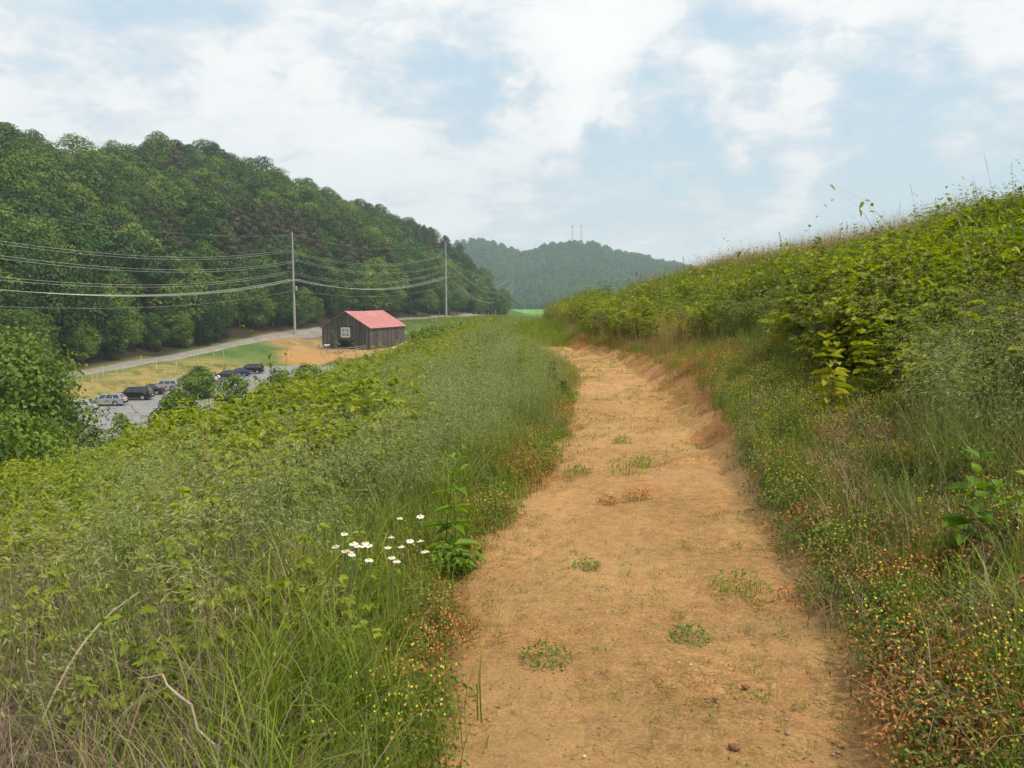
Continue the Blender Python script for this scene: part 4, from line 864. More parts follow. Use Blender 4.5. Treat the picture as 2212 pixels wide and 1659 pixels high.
def oat(seed, n=24, ns=8, h=.92, r=.17, k=10, L=.024):
    g = G(seed); b = NB()
    V, F, t, _ = blades(disc(g, n, r), g.uniform(0, 2 * pi, n), g.uniform(.3, .62, n), g.uniform(.4, 1.5, n), g.uniform(.004, .008, n), 4); b.add(V, F, np.repeat(g.random(n), 4))
    az = g.normal(.2, .9, ns); V, F, t, sp = blades(disc(g, ns, r), az, g.uniform(.75, 1.08, ns) * h, g.uniform(.35, 1.1, ns), np.full(ns, .0035), 7, 3.0); b.add(V, F, np.repeat(g.random(ns) * .6 + .3, 7))
    spikelets(b, g, t, sp, 1, k, L * 1.3, L * .22); return b.mesh('oat_grass', [OATM, SEEDM])
def grass(seed, n=34, h=(.3, .62), w=.0065, r=.13, lean=(.3, 1.7)):
    b, g = tuft(seed, n, r, *h, *lean, w, GREEN, 5, 1.8); return b.mesh('grass', [GREEN])
def dry(seed, n=46, h=(.18, .5), r=.2, mat=None, lean=(.9, 1.9), w=.0035):
    b, g = tuft(seed, n, r, *h, *lean, w, DRYM, 3, .9)
    return b.mesh('dry', [mat or DRYM])
def bramble(seed, ns=10, h=.62, r=.28, lf=.062, k=9, mat=None, up=.5):
    g = G(seed); b = NB(); base = disc(g, ns, r * .7); az = g.uniform(0, 2 * pi, ns)
    V, F, t, sp = blades(base, az, g.uniform(.6, 1.25, ns) * h, g.uniform(.2, 1.5, ns), np.full(ns, .006), 6, 1.6); b.add(V, F, .3, 1)
    idx = g.integers(0, ns, ns * k); tt = 1 + 5 * g.random(ns * k) ** .7; i0 = np.clip(tt.astype(int), 0, 5); fr = tt - i0
    pos = sp[idx, i0] * (1 - fr[:, None]) + sp[idx, i0 + 1] * fr[:, None]
    a = g.uniform(0, 2 * pi, len(pos)); pet = np.c_[np.cos(a), np.sin(a), g.uniform(.1, .7, len(pos))]; tip = pos + pet * lf * .9
    for da, sz in ((0, 1.), (1.1, .8), (-1.1, .8)):
        d = np.c_[np.cos(a + da), np.sin(a + da), g.uniform(-.35, .35, len(pos))]
        V, F = leaf_quads(tip, d, np.array([0, 0, 1.]) + g.normal(size=tip.shape) * .4, lf * sz * g.uniform(.7, 1.25, len(pos)), lf * sz * .62, .25, True)
        vv = np.clip(g.random(len(pos)) * .7 + .3 * (tt / 6), 0, 1); b.add(V, F, np.r_[vv, vv], 0)
    return b.mesh('bramble', [mat or LEAF, STEM])
def forb(seed, ns=3, h=1.0, lf=.13, wf=.3, pairs=13, mat=None, r=.06, top=True, lean=.25):
    g = G(seed); b = NB(); base = disc(g, ns, r); V, F, t, sp = blades(base, g.uniform(0, 6.28, ns), g.uniform(.75, 1.1, ns) * h, g.uniform(.05, lean, ns), np.full(ns, .009), 6, 1.4); b.add(V, F, .2, 1)
    for s_ in range(ns):
        for j in range(pairs):
            t_ = .12 + .88 * j / (pairs - 1); q = t_ * 6; i0 = min(int(q), 5); p = sp[s_, i0] * (1 - q + i0) + sp[s_, i0 + 1] * (q - i0)
            a0 = j * 1.57 + g.uniform(-.3, .3) + s_
            a = np.array([a0, a0 + pi]); d = np.c_[np.cos(a), np.sin(a), np.full(2, .25 + .7 * (t_ > .85))]; L = lf * (1.1 - .55 * t_) * g.uniform(.8, 1.2)
            V, F = leaf_quads(np.repeat(p[None], 2, 0), d, np.array([[0, 0, 1.]] * 2) + g.normal(size=(2, 3)) * .15, L, L * wf, .35, True); b.add(V, F, g.random(), 0)
    return b.mesh('forb', [mat or FORB, STEM])
def low(seed, n=150, r=.16, h=.16, lf=.018, mat=None, fl=0, flm=None, fs=.009):
    g = G(seed); b = NB(); p = disc(g, n, r); p[:, 2] = g.random(n) ** .7 * h * (1 - (np.hypot(p[:, 0], p[:, 1]) / r) ** 2 * .5)
    d = g.normal(size=p.shape) + np.array([0, 0, .2]); V, F = leaf_quads(p, d, np.array([0, 0, 1.]) + g.normal(size=p.shape) * .6, lf * g.uniform(.6, 1.4, n), lf * .55, .2); b.add(V, F, g.random(n), 0)
    ns = 9; q = disc(g, ns, r * .7); V, F, t, _ = blades(q, g.uniform(0, 6.28, ns), np.full(ns, h), g.uniform(.1, .9, ns), np.full(ns, .003), 3); b.add(V, F, .3, 1)
    if fl:
        p = disc(g, fl, r); p[:, 2] = h * g.uniform(.7, 1.25, fl)
        for k in range(2):
            V, F = leaf_quads(p - np.array([fs / 2, 0, 0]), np.array([[1., 0, .1]]) + g.normal(size=p.shape) * .3, np.array([[0, -1., 1.]]) if k else np.array([[0, 1., 1.]]), fs, fs, 0); b.add(V, F, .5, 2)
    return b.mesh('low', [mat or CLOV, STEM] + ([flm or YEL] if fl else []))
def cane(seed, h=1.3, r=.4):
    g = G(seed); b = NB(); V, F, t, sp = blades(disc(g, 3, .08), g.uniform(0, 6.28, 3), g.uniform(.7, 1.1, 3) * h, g.uniform(.5, 1.3, 3), np.full(3, .008), 7, 1.2); b.add(V, F, .9, 1)
    idx = g.integers(0, 3, 26); tt = g.random(26) * 6.9; i0 = tt.astype(int); fr = (tt - i0)[:, None]; p = sp[idx, i0] * (1 - fr) + sp[idx, i0 + 1] * fr
    V, F = leaf_quads(p, g.normal(size=p.shape) + np.array([0, 0, .3]), np.array([0, 0, 1.]) + g.normal(size=p.shape) * .5, .05 * g.uniform(.6, 1.3, 26), .028, .2, True); b.add(V, F, g.random(52), 0)
    return b.mesh('cane', [LEAF, STEM])
SP = {
 'grass': [grass(300 + i) for i in range(4)] + [grass(305, n=26, h=(.4, .75), w=.009, lean=(.9, 2.1))],
 'oat': [oat(320 + i) for i in range(4)],
 'dry': [dry(340 + i) for i in range(3)],
 'tangle': [dry(345 + i, n=54, h=(.25, .75), lean=(.7, 2.1), r=.25, w=.004, mat=TANGM) for i in range(4)],
 'scrub': [bramble(370 + i, ns=14, h=.7, lf=.032, k=12, mat=OLIVE) for i in range(4)],
 'ripe': [dry(350 + i, n=36, h=(.55, 1.05), lean=(.1, .6), mat=PINKM) for i in range(2)],
 'bramble': [bramble(360 + i) for i in range(5)],
 'forb': [forb(380 + i, ns=2 + i % 2, h=.85 + .1 * i, lf=.12, wf=.34) for i in range(4)],
 'clover': [low(400 + i, fl=20, h=.2) for i in range(3)],
 'weed': [low(410 + i, n=130, h=.14, lf=.022) for i in range(3)],
 'rusty': [low(420 + i, n=190, h=.2, lf=.017, mat=REDM) for i in range(3)],
 'cane': [cane(430 + i) for i in range(3)],
 'turf': [grass(440 + i, n=46, h=(.12, .3), w=.006, r=.22, lean=(.2, 1.2)) for i in range(3)],
}
N = int(NCAND)
t = rng.random(N); Y = (t * (95 ** .5 - 1.0) + 1.0) ** 2
X = (rng.random(N) * 2 - 1) * (.71 * Y + 1.4)
l_, r_ = Lx(Y), Rx(Y); uL = l_ - X; uR = X - r_
inside = (uL < 0) & (uR < 0) & ~(((Y + (X - l_) * 2.3 > 29) & (Y + (X - l_) * 1.2 < 37.5)) | (Y > 43.5))
pn1 = fbm(X * .8, Y * .8, 101, 3); pn2 = fbm(X * .35, Y * .35, 111, 3); pn3 = fbm(X * 2, Y * 2, 121, 3)
W = {k: np.zeros(N) for k in SP}
def band(u, a, b, s=.4): return sstep(a - s, a + s, u) * sstep(b + s, b - s, u)
Lf = uL > -.12; e = uL + (pn1 - .5) * 1.2
W['grass'] += Lf * (sstep(6.5, 4, Y) * band(uL + (pn1 - .5) * .5, .08, np.interp(Y, [1.2, 2.5, 4], [.12, .5, .8]), .2) * 1.3 + .3 * band(e, .2, 2, .3) + .08 * sstep(6, 3, Y) + .08 * (e > .3))
W['oat'] += Lf * (Y > 2.2) * band(e - sstep(18, 28, Y) * .7, .45, np.interp(Y, [2.5, 3.5, 5.4, 9.5, 20, 40], [1.0, 1.6, 2.1, 2.8, 3.8, 5.0]) + (pn2 - .5) * 1.6, .35) * sstep(2.2, 5.5, Y) * 1.5 * sstep(48, 38, Y)
gb = np.interp(Y, [1.2, 2.5, 4], [.12, .5, .66])
W['tangle'] += Lf * sstep(5.4, 4.4, Y) * sstep(gb - .1, gb + .15, uL + (pn1 - .5) * .4) * 2.7
W['dry'] += Lf * 0 + Lf * band(e, .15, .6, .2) * .12 
W['bramble'] += Lf * sstep(1.1, 1.9, e - np.clip(Y - 5, 0, 15) * .1) * sstep(4.0, 5.4, Y) * (1.5 + .8 * (Y > 12)) + Lf * (e > .4) * sstep(5.5, 3.5, Y) * .22 * sstep(1.8, 3.0, Y)
W['oat'] += Lf * (Y < 5) * (Y > 2.2) * (e > .4) * .15; W['weed'] += Lf * (Y < 5) * (e > .2) * .5 * sstep(.4, .6, pn1); W['rusty'] += Lf * (Y < 5) * (e > .2) * .3 * sstep(.5, .62, pn3); W['grass'] += Lf * (Y < 5) * .4 * sstep(.5, .62, pn2)
W['forb'] += Lf * (.05 * (e > .8) + .05 * sstep(3, 5, e) * sstep(.5, .6, pn3)) 
W['cane'] += Lf * sstep(1.5, 3, e) * .16
W['turf'] += (Y > 26) * 1.0 * ((uL > 0) | (uR > .5) | (Y > 28)) * sstep(22, 36, Y) * 1.3 + Lf * band(uL, .0, .5, .2) * .5
W['weed'] += Lf * band(uL, .02, .5, .15) * .5
W['rusty'] += Lf * band(e, .05, .6, .2) * .55 * sstep(.45, .6, pn3 + .05) + Lf * band(e, .2, 1.4, .3) * .06
W['clover'] += Lf * band(e, .1, .8, .2) * .22 + Lf * (Y < 2.9) * band(e, .2, 1.2) * .5
Rf = uR > -.04; e = uR + (pn1 - .5) * 1.0
foot = np.interp(Y, [2, 6, 9, 14, 30, 60], [.06, .12, .4, .5, .3, .2])
Rf = Rf & (uR > foot * (.55 + .9 * pn3))
lu = np.interp(Y, [3, 4.5, 6, 7, 9, 13, 18, 22], [3.2, 1.9, 1.5, 1.35, 1.6, 1.8, 1.1, .6])
lowz = sstep(lu + .25, lu - .15, e)
W['rusty'] += Rf * (lowz * .75 * (.4 + 1.2 * sstep(.42, .6, pn2)) + band(e, .3, 1.5, .3) * (.35 + .5 * sstep(11, 15, Y)) * sstep(34, 20, Y) )
W['weed'] += Rf * lowz * 1.5; W['turf'] += Rf * (uR > .35) * (lowz * .8 + (Y > 14) * sstep(4, 1.5, e) * .7); W['grass'] += Rf * (uR > .25) * (lowz * .12 + .08)
W['clover'] += Rf * lowz * (.42 + 6.5 * band(Y, 6.8, 13, 1.0) * band(e, .4, 2.2, .3))
W['dry'] += Rf * (band(e, .25, 1.0, .3) * .6 + lowz * .12)
W['oat'] += Rf * (sstep(.48, .53, X / Y + (pn1 - .5) * .12) * sstep(10, 8, Y) * sstep(3.9, 4.6, Y) * 2.2 + (Y > 13) * band(e, 1.4, 3.2, .5) * .8 * sstep(45, 30, Y))
ge = sstep(lu - .1, lu + .4, e) * sstep(4.2, 5.2, Y)
W['scrub'] += Rf * ge * .55 * (.3 + 1.5 * sstep(.45, .6, pn1)); W['scrub'] += Lf * sstep(1.5, 2.5, e) * .55 * sstep(.42, .6, pn1) * (Y > 3)
W['dry'] += Rf * ge * .12
W['bramble'] += Rf * ge * 1.0 * sstep(75, 55, Y); W['forb'] += Rf * ge * .42 * sstep(60, 35, Y); W['cane'] += Rf * ge * .16
W['forb'] += Rf * band(e, 1.8, 3.2, .3) * (Y > 7) * .2
W['ripe'] += Rf * band(e, 6.2, 9.5, 1) * (Y > 12) * 3.0 * sstep(.4, .56, pn2)
W['ripe'] += (Rf & (Y > 16)) * band(e, .3, 1.4, .3) * .7 * .45
W['forb'] *= sstep(3.2, 5, Y); W['scrub'] *= sstep(3.5, 5, Y)
for k in W: W[k] *= ~inside * (uL < 34) * (uR < 18)
tot = sum(W.values()); dens = np.clip(tot, 0, 1.0)
# density control with distance
keep = rng.random(N) < dens * np.interp(Y, [1.2, 7], [.42, 1])
names = list(SP); cum = np.cumsum(np.stack([W[k] for k in names], 1), 1); pick = (rng.random(N)[:, None] * tot[:, None] > cum).sum(1)
Z = np.zeros(N); Z[keep] = H(X[keep], Y[keep])
SL = {'grass': ('long arching green grass along the trail', 'grass'), 'oat': ('tall pale oat grass with drooping seed heads', 'grass'), 'tangle': ('brown tangle of dead stems beside the long grass', 'dry grass'), 'dry': ('matted straw-coloured dead grass', 'dry grass'),
      'ripe': ('pinkish ripe grass on the crest of the green hill', 'grass'), 'bramble': ('bright green bramble thicket covering the slopes', 'brambles'), 'forb': ('leafy upright weeds among the brambles', 'weeds'),
      'clover': ('low clover dotted with yellow flowers', 'clover'), 'weed': ('low green weeds at the trail edges', 'weeds'), 'rusty': ('rusty orange low weeds on the bank', 'weeds'), 'scrub': ('olive brown small-leaved undergrowth among the brambles', 'undergrowth'), 'cane': ('thin arching bramble canes', 'brambles'), 'turf': ('short green grass further along the trail', 'grass')}
SN = {'grass': 'long_grass', 'oat': 'oat_grass', 'tangle': 'dead_stems', 'dry': 'dry_grass', 'ripe': 'ripe_grass', 'bramble': 'bramble_thicket', 'forb': 'upright_weeds', 'clover': 'clover', 'weed': 'low_weeds', 'rusty': 'rusty_weeds', 'scrub': 'undergrowth', 'cane': 'bramble_canes', 'turf': 'short_grass'}
for j, k in enumerate(names):
    s_ = keep & (pick == j) 
    x, y, z = X[s_], Y[s_], Z[s_]; m = len(x)
    if not m: continue
    grow = 1 + np.clip(y - 8, 0, 60) * {'bramble': .012, 'oat': .008, 'turf': .03, 'forb': .006}.get(k, .012)
    sc1 = rng.uniform(.7, 1.25, m) * grow
    if k == 'oat': sc1 *= np.where((uL[s_] > 0), np.interp(uL[s_], [0, 1.2, 3], [.6, .92, 1]), .85)
    if k == 'bramble': sc1 *= np.where(uL[s_] > 0, np.interp(uL[s_], [3, 6, 30], [.85, 1.05, 1.4]), 1.0)
    if k in ('bramble', 'scrub', 'forb', 'cane'): sc1 *= (.16 + 1.68 * fbm(x / 1.6, y / 1.6, 150, 3)) * np.interp(y, [2.5, 7], [.62, 1]) * np.where(uL[s_] > 5, .88, 1) * (.74 if k == 'forb' else 1)
    if k in ('bramble', 'scrub', 'forb', 'cane'): sc1 = np.where(uR[s_] > 3.5, np.minimum(sc1, .95 + .25 * rng.random(m)), sc1)
    if k == 'grass': sc1 *= np.where(uL[s_] > 0, np.interp(uL[s_], [0, .5], [.45, 1]), .7)
    if k == 'turf': sc1 *= .9
    rot = np.c_[rng.normal(0, .10, m), rng.normal(0, .10, m), rng.uniform(0, 6.28, m)]
    scatter(SN[k], [proto(q) for q in SP[k]], np.c_[x, y, z], rot, sc1, rng.integers(0, len(SP[k]), m), *SL[k])
# slope and valley cover further out (down the left slope, banks round the barn)
M = 60000; X = rng.uniform(-95, 40, M); Y = rng.uniform(35, 330, M) ; uL = Lx(Y) - X
rd = roadX(Y); bd = np.hypot((X + 43) * .8, (Y - 203) * .85)
cov = ((X > rd + 4) & ~((X < -30) & (X > -56) & (Y < 169)) & (bd > 15) & ~((X < -40) & (Y > 168) & (Y < 200)) ) & (np.abs(X / Y) < .75) 
strawz = (X < -54) & (Y < 172); dn = fbm(X / 5, Y / 5, 130, 3)
cov &= ~((Y < 90) & (uL < 30)); cov &= (~strawz) | (dn > .5); slope = (X > -34) & (Y < 190) & (uL > 0); cov &= slope | (rng.random(M) < np.where(strawz, .25, .55))
x, y = X[cov], Y[cov]; sl = slope[cov]; m = len(x); z = H(x, y, False)
ob = (hypot_b := np.hypot((x + 39.3), (y - 213))) < 13.5; x, y, z, sl = x[~ob], y[~ob], z[~ob], sl[~ob]; m = len(x)
idx = np.where(sl, rng.integers(0, 3, m), 3 + rng.integers(0, 3, m)); s2 = np.where(sl, rng.uniform(.9, 1.7, m), rng.uniform(1.6, 3.0, m) * np.interp(y, [60, 300], [1, 1.5]))
scatter('slope_scrub', [proto(q) for q in SP['bramble'][:3] + SP['turf']], np.c_[x, y, z], np.c_[np.zeros(m), np.zeros(m), rng.uniform(0, 6.28, m)], s2, idx, 'green scrub and rough grass on the valley banks', 'scrub')
# litter, pebbles and small weeds on the trail
M = 9000; Y = 1.0 + 30 * rng.random(M) ** 2.0; tt = rng.random(M); X = Lx(Y) + (Rx(Y) - Lx(Y) + .35) * tt; cl = fbm(X * 1.3, Y * 1.3, 140, 3); edge = np.abs(tt - .5) * 2
wk = rng.random(M) < np.clip((cl - .33) * 4, 0, 1) * (.5 + .5 * edge)
x, y = X[wk], Y[wk]; z = H(x, y) + .012; m = len(x)
tiny = [low(450 + i, n=20, r=.035, h=.03, lf=.011, mat=[GREEN, REDM, CLOV][i]) for i in range(3)] + [grass(455 + i, n=9, h=(.03, .10), w=.003, r=.025, lean=(.2, 1.3)) for i in range(2)]
scatter('trail_weeds', [proto(q) for q in tiny], np.c_[x, y, z], np.c_[np.zeros((m, 2)), rng.uniform(0, 6.28, m)], rng.uniform(.3, 1.25, m) * (1 + y * .04), rng.integers(0, 5, m), 'tiny green weeds scattered over the dirt trail', 'weeds')
PEB = plain('pebble', (.24, .13, .065), .9, .2, col2=(.42, .27, .15), nscale=30)
PEBW = plain('white_pebble', (.52, .45, .37), .7, .3)
def peb(seed, m_):
    g = G(seed); b = NB(); nn = 8; r = []; V = []
    for j in range(4):
        ph = [.2, .9, 1.4, 1.57][j]; 
        for i in range(nn): a = i * 2 * pi / nn; q = g.uniform(.8, 1.15); V.append((cos(a) * cos(ph) * q, sin(a) * cos(ph) * q * .8, sin(ph) * .55 - .1))
    F = [(j * nn + i, j * nn + (i + 1) % nn, (j + 1) * nn + (i + 1) % nn, (j + 1) * nn + i) for j in range(3) for i in range(nn)]
    b.add(np.array(V) * .01, np.array(F), .5); return b.mesh('pebble', [m_])
def twig(seed):
    g = random.Random(seed); b = MB(); a = 0; p = [(0, 0, .003)]
    for i in range(4): p.append((p[-1][0] + .03, p[-1][1] + g.uniform(-.01, .01), .003 + g.random() * .006))
    b.tube(p, .0014, 4, .6); return mesh_from('twig', b.V, b.F, [DRYM], b.v, b.mi)
M = 16000; Y = .9 + 16 * rng.random(M) ** 1.8; X = Lx(Y) + (Rx(Y) - Lx(Y) + .5) * rng.random(M); z = H(X, Y) + .016
pb = [peb(460, PEB), peb(461, PEB), peb(462, PEB), peb(463, PEBW)]; ii = rng.integers(0, 3, M); ii[rng.random(M) < .003] = 3
scatter('pebbles', [proto(q) for q in pb], np.c_[X, Y, z], np.c_[np.zeros((M, 2)), rng.uniform(0, 6.28, M)], (.2 + .25 / (rng.random(M) + .16)) * (.55 + Y * .05), ii, 'small clay crumbs and pebbles on the trail', 'pebbles')
M = 2200; Y = .9 + 16 * rng.random(M) ** 1.5; X = Lx(Y) + (Rx(Y) - Lx(Y) + .5) * rng.random(M) ** .7; z = H(X, Y) + .018
scatter('dry_twigs', [proto(twig(470 + i)) for i in range(3)], np.c_[X, Y, z], np.c_[np.zeros((M, 2)), rng.uniform(0, 6.28, M)], rng.uniform(.2, .9, M), rng.integers(0, 3, M), 'short dry straws lying on the trail', 'straw')
# ------------------------------------------------------------------ single plants and small things one can point at
def split_mesh(me, name, keep):   # one material's faces as a mesh of its own
    import bmesh
    bm = bmesh.new(); bm.from_mesh(me); 
    bmesh.ops.delete(bm, geom=[f for f in bm.faces if f.material_index != keep], context='FACES')
    m2 = bpy.data.meshes.new(name); bm.to_mesh(m2); bm.free(); m2.materials.append(me.materials[keep])
    m2.polygons.foreach_set('material_index', np.zeros(len(m2.polygons), np.int32)); m2.update(); return m2
def plant(name, me, base, label, cat, scale=1., rz=0., group=None, tilt=(0, 0)):
    t = empty(name, base, rz); t.scale = (scale,) * 3; t.rotation_euler = (tilt[0], tilt[1], rz)
    link('leaves', split_mesh(me, 'leaves', 0), t); link('stem', split_mesh(me, 'stem', 1), t); tag(t, label, cat, group); return t
def hgt(base, px, py):   # real height of a plant whose tip is seen at px, py and that stands at base
    q = P(px, py, base[1]); return max(.1, q[2] - base[2])
b0 = hit(2085, 1235); h = hgt(b0, 2090, 985); plant('leafy_weed', forb(501, ns=2, h=h, lf=.34 * h, wf=.5, pairs=8, r=.03, lean=.15), b0, 'broad-leaved bright green weed standing alone among the rusty plants', 'weed')
b0 = hit(2200, 1210); plant('leafy_weed', forb(502, ns=2, h=hgt(b0, 2200, 1030), lf=.12, wf=.6, pairs=6, r=.05, lean=.9), b0, 'dark broad-leaved weed cut by the right picture edge', 'weed')
b0 = hit(982, 1235); h = hgt(b0, 975, 955); plant('leafy_weed', forb(503, ns=3, h=h, lf=.21 * h, wf=.3, pairs=7, r=.09, lean=.45), b0, 'tall dark-stemmed leafy weed rising from the grass at the trail edge', 'weed')
b0 = hit(975, 1240); plant('leafy_weed', bramble(504, ns=12, h=hgt(b0, 960, 1150) * 1.0, r=.2, lf=.05, k=9, mat=FORB), b0, 'low clump of broad green leaves at the foot of the tall trail-edge weed', 'weed')
b0 = hit(1790, 915); h = hgt(b0, 1792, 690); plant('leafy_sapling', forb(505, ns=2, h=h, lf=.24 * h, wf=.5, pairs=10, r=.1, lean=.2, mat=LEAF), b0, 'tall sapling with pairs of bright leaves above the yellow clover patch', 'sapling')
b0 = hit(1905, 880); h = hgt(b0, 1900, 680); plant('leafy_sapling', forb(506, ns=3, h=h, lf=.2 * h, wf=.5, pairs=9, r=.2, lean=.3, mat=LEAF), b0, 'bushy sapling with bright leaves right of the tall clover-patch sapling', 'sapling')
b0 = hit(1620, 940); plant('thin_sapling', forb(507, ns=1, h=hgt(b0, 1618, 760), lf=.035, wf=.4, pairs=6, r=.01, lean=.05), b0, 'thin nearly bare sapling stem above the middle of the dirt bank', 'sapling')
b0 = hit(1620, 1115); plant('thin_sapling', forb(508, ns=1, h=hgt(b0, 1618, 905), lf=.03, wf=.4, pairs=4, r=.01, lean=.06), b0, 'thin nearly bare stem rising from the dirt at the trail\'s right edge', 'sapling')
DK = leaf_mat('dark_weed', [(.02, .05, .015), (.04, .085, .025), (.06, .11, .035)], trans=.15)
for k, (px, py, top, lab) in enumerate([(1197, 845, 782, 'tallest of three dark spiky weeds where the grass meets the trail bend'), (1180, 862, 815, 'dark spiky weed left of the tallest one at the trail bend'), (1212, 862, 822, 'low dark spiky weed right of the tallest one at the trail bend')]):
    b0 = hit(px, py); h = hgt(b0, px, top); plant('spiky_weed', forb(510 + k, ns=2, h=h, lf=.16, wf=.2, pairs=26, r=.1, lean=.15, mat=DK), b0, lab, 'weed', group='dark spiky weeds at the trail bend')
# small plants on the trail
for k, (px, py, s_, lab) in enumerate([(1180, 1440, .11, 'small leafy weed alone on the sand in the near trail'), (1268, 1238, .09, 'small weed on the sand beside the near end of the tall weed'), (1352, 1030, .22, 'grassy green clump in the middle of the trail'), (1388, 1010, .13, 'pale green tuft with upright stalks beside the stick'),
    (1375, 1085, .12, 'reddish stalky tuft below the stick on the trail'), (1310, 1095, .09, 'brownish flat weed left of the reddish stalky tuft'), (1600, 1290, .16, 'fine grey-green tuft at the trail\'s right side'), (1345, 962, .12, 'flat green tuft above the grassy clump on the trail'), (1250, 1030, .12, 'small dark green weed left of the grassy clump'), (1490, 1395, .10, 'little weed right of the middle on the near sand'), (1730, 1310, .14, 'brown weedy lump at the foot of the bank')]):
    b0 = hit(px, py); me_ = low(520 + k, n=160, r=s_, h=s_ * .9, lf=.016 + s_ * .05, mat=(REDM if k in (4, 5, 10) else CLOV if k in (0, 1, 8, 9) else GREEN)); plant('trail_weed', me_, b0 + [0, 0, .01], lab, 'weed')
    if k in (2, 3, 4, 6, 7): link('blades', grass(540 + k, n=40, h=(s_ * .4, s_ * 1.1), w=.004, r=s_ * .7, lean=(.1, .9)), bpy.context.scene.collection.objects[-1].parent if False else [o for o in COL.objects if o.get('label') == lab][0])
# daisies
PET = plain('white_petal', (.80, .76, .78), .6, .2); YC = plain('daisy_centre', (.72, .46, .03), .7, .1); STM2 = plain('flower_stem', (.10, .17, .05), .7, .2)
fl = [(744, 1153), (725, 1180), (767, 1174), (771, 1179), (763, 1174), (789, 1173), (784, 1179), (797, 1178), (750, 1189), (757, 1190), (745, 1191), (760, 1197), (797, 1209), (845, 1160), (838, 1182), (868, 1180), (886, 1168), (908, 1168), (846, 1204), (857, 1212), (918, 1191), (864, 1119), (908, 1115)]
for k, (px, py) in enumerate(fl):
    hh2 = random.uniform(.50, .56); D = 2.2
    for _ in range(400):       # where the sight line passes flower height above the ground
        q = P(px, py, D)
        if q[2] < float(H(q[0], q[1])) + hh2: break
        D += .015
    g0 = np.array([q[0], q[1], float(H(q[0], q[1]))]); t = empty('daisy', g0, random.random() * 6); top = q - g0; hz_ = top[2]
    b = MB(); b.tube([(random.uniform(-.03, .03), random.uniform(-.03, .03), -.02), (.01, 0, hz_ * .5), (0, 0, hz_)], [.0022, .002, .0016], 5, .5); b.build('stem', STM2, t)
    b = MB(); npet = 26; R = random.uniform(.0155, .0195); ti = random.uniform(-.25, .25)
    for i in range(npet):
        a = i * 2 * pi / npet; w_ = .0021; c_, s_ = cos(a), sin(a); dz = -.002 + random.uniform(-.003, .002)
        q4 = [(.004 * c_ - w_ * s_ * .5, .004 * s_ + w_ * c_ * .5, hz_), (.004 * c_ + w_ * s_ * .5, .004 * s_ - w_ * c_ * .5, hz_), (R * c_ + w_ * s_, R * s_ - w_ * c_, hz_ + dz), (R * c_ - w_ * s_, R * s_ + w_ * c_, hz_ + dz)]
        b.add([(x, y, z + ti * y) for x, y, z in q4], [(0, 1, 2, 3)], .5)
    b.build('petals', PET, t); b = MB(); b.tube([(0, 0, hz_ - .001), (0, 0, hz_ + .003), (0, 0, hz_ + .0055)], [.0062, .0062, .0025], 10, .5); b.build('flower_centre', YC, t)
    tag(t, 'white daisy with yellow centre in the patch by the trail edge', 'daisy', 'white daisies in the long grass')
# bare twiggy shrubs and bramble canes
def twiggy(seed, h, n=5, r0=.012, leafy=0, mat_=None, spread=.45):
    g = random.Random(seed); b = MB(); tips = []
    def grow(p, d, L, r, dep):
        pts_ = [p]; dd = np.array(d, float)
        for i in range(4): dd = unit(dd + np.array([g.gauss(0, .12), g.gauss(0, .12), g.gauss(.02, .06)])); pts_.append(pts_[-1] + dd * L / 4); tips.append(pts_[-1])
        b.tube(pts_, list(np.linspace(r, r * .45, 5)), 5, .3)
        if dep > 0:
            for i in range(g.randint(2, 4)):
                k_ = g.randint(1, 4); grow(pts_[k_], dd + np.array([g.gauss(0, spread), g.gauss(0, spread), g.uniform(-.1, .4)]), L * g.uniform(.35, .6), r * .5, dep - 1)
    for i in range(n): a = g.uniform(0, 6.28); grow(np.array([g.uniform(-.05, .05), g.uniform(-.05, .05), -.03]), np.array([cos(a) * .35, sin(a) * .35, 1]), h * g.uniform(.5, .85), r0, 2)
    return b, np.array(tips)
TWIG = plain('dark_twig', (.07, .05, .04), .9, .1, col2=(.13, .10, .085), nscale=20)
for k, (px, py, ptx, top, lab) in enumerate([(1050, 795, 1060, 690, 'bare dark twiggy shrub standing above the pale grass below the distant pole'), (1000, 800, 985, 730, 'low bare twigs left of the twiggy shrub in pale grass'), (930, 850, 955, 765, 'bare twigs leaning over the bramble right of the barn'), (1015, 760, 1010, 715, 'thin bare stem between the rounded bushes and the twiggy shrub')]):
    b0 = hit(px, py, d0=4); h = hgt(b0, ptx, top); b, tp = twiggy(600 + k, h, [4, 3, 3, 2][k], .009); t = empty('twiggy_shrub', b0); b.build('branches', TWIG, t); tag(t, lab, 'shrub')
canes = [(1606, 560, 1600, 518), (1690, 560, 1683, 500), (1845, 520, 1828, 478), (1945, 500, 1944, 437), (2000, 480, 1966, 398), (2040, 460, 2020, 425), (2180, 430, 2125, 330), (2150, 430, 2105, 392), (1478, 600, 1476, 555), (2205, 420, 2185, 350)]
nm = ['short leafy cane on the far end of the green crest', 'leaning leafy cane on the crest, right of the far leafy stem', 'small leaning cane on the crest below the cloud gap', 'upright leafy cane on the crest', 'long leafy cane leaning left on the crest', 'short cane right of the long leaning one', 'tallest arching cane against the sky near the right edge', 'low cane beside the tallest arching one', 'tall leafy stem at the far end of the crest', 'arching cane at the right picture edge']
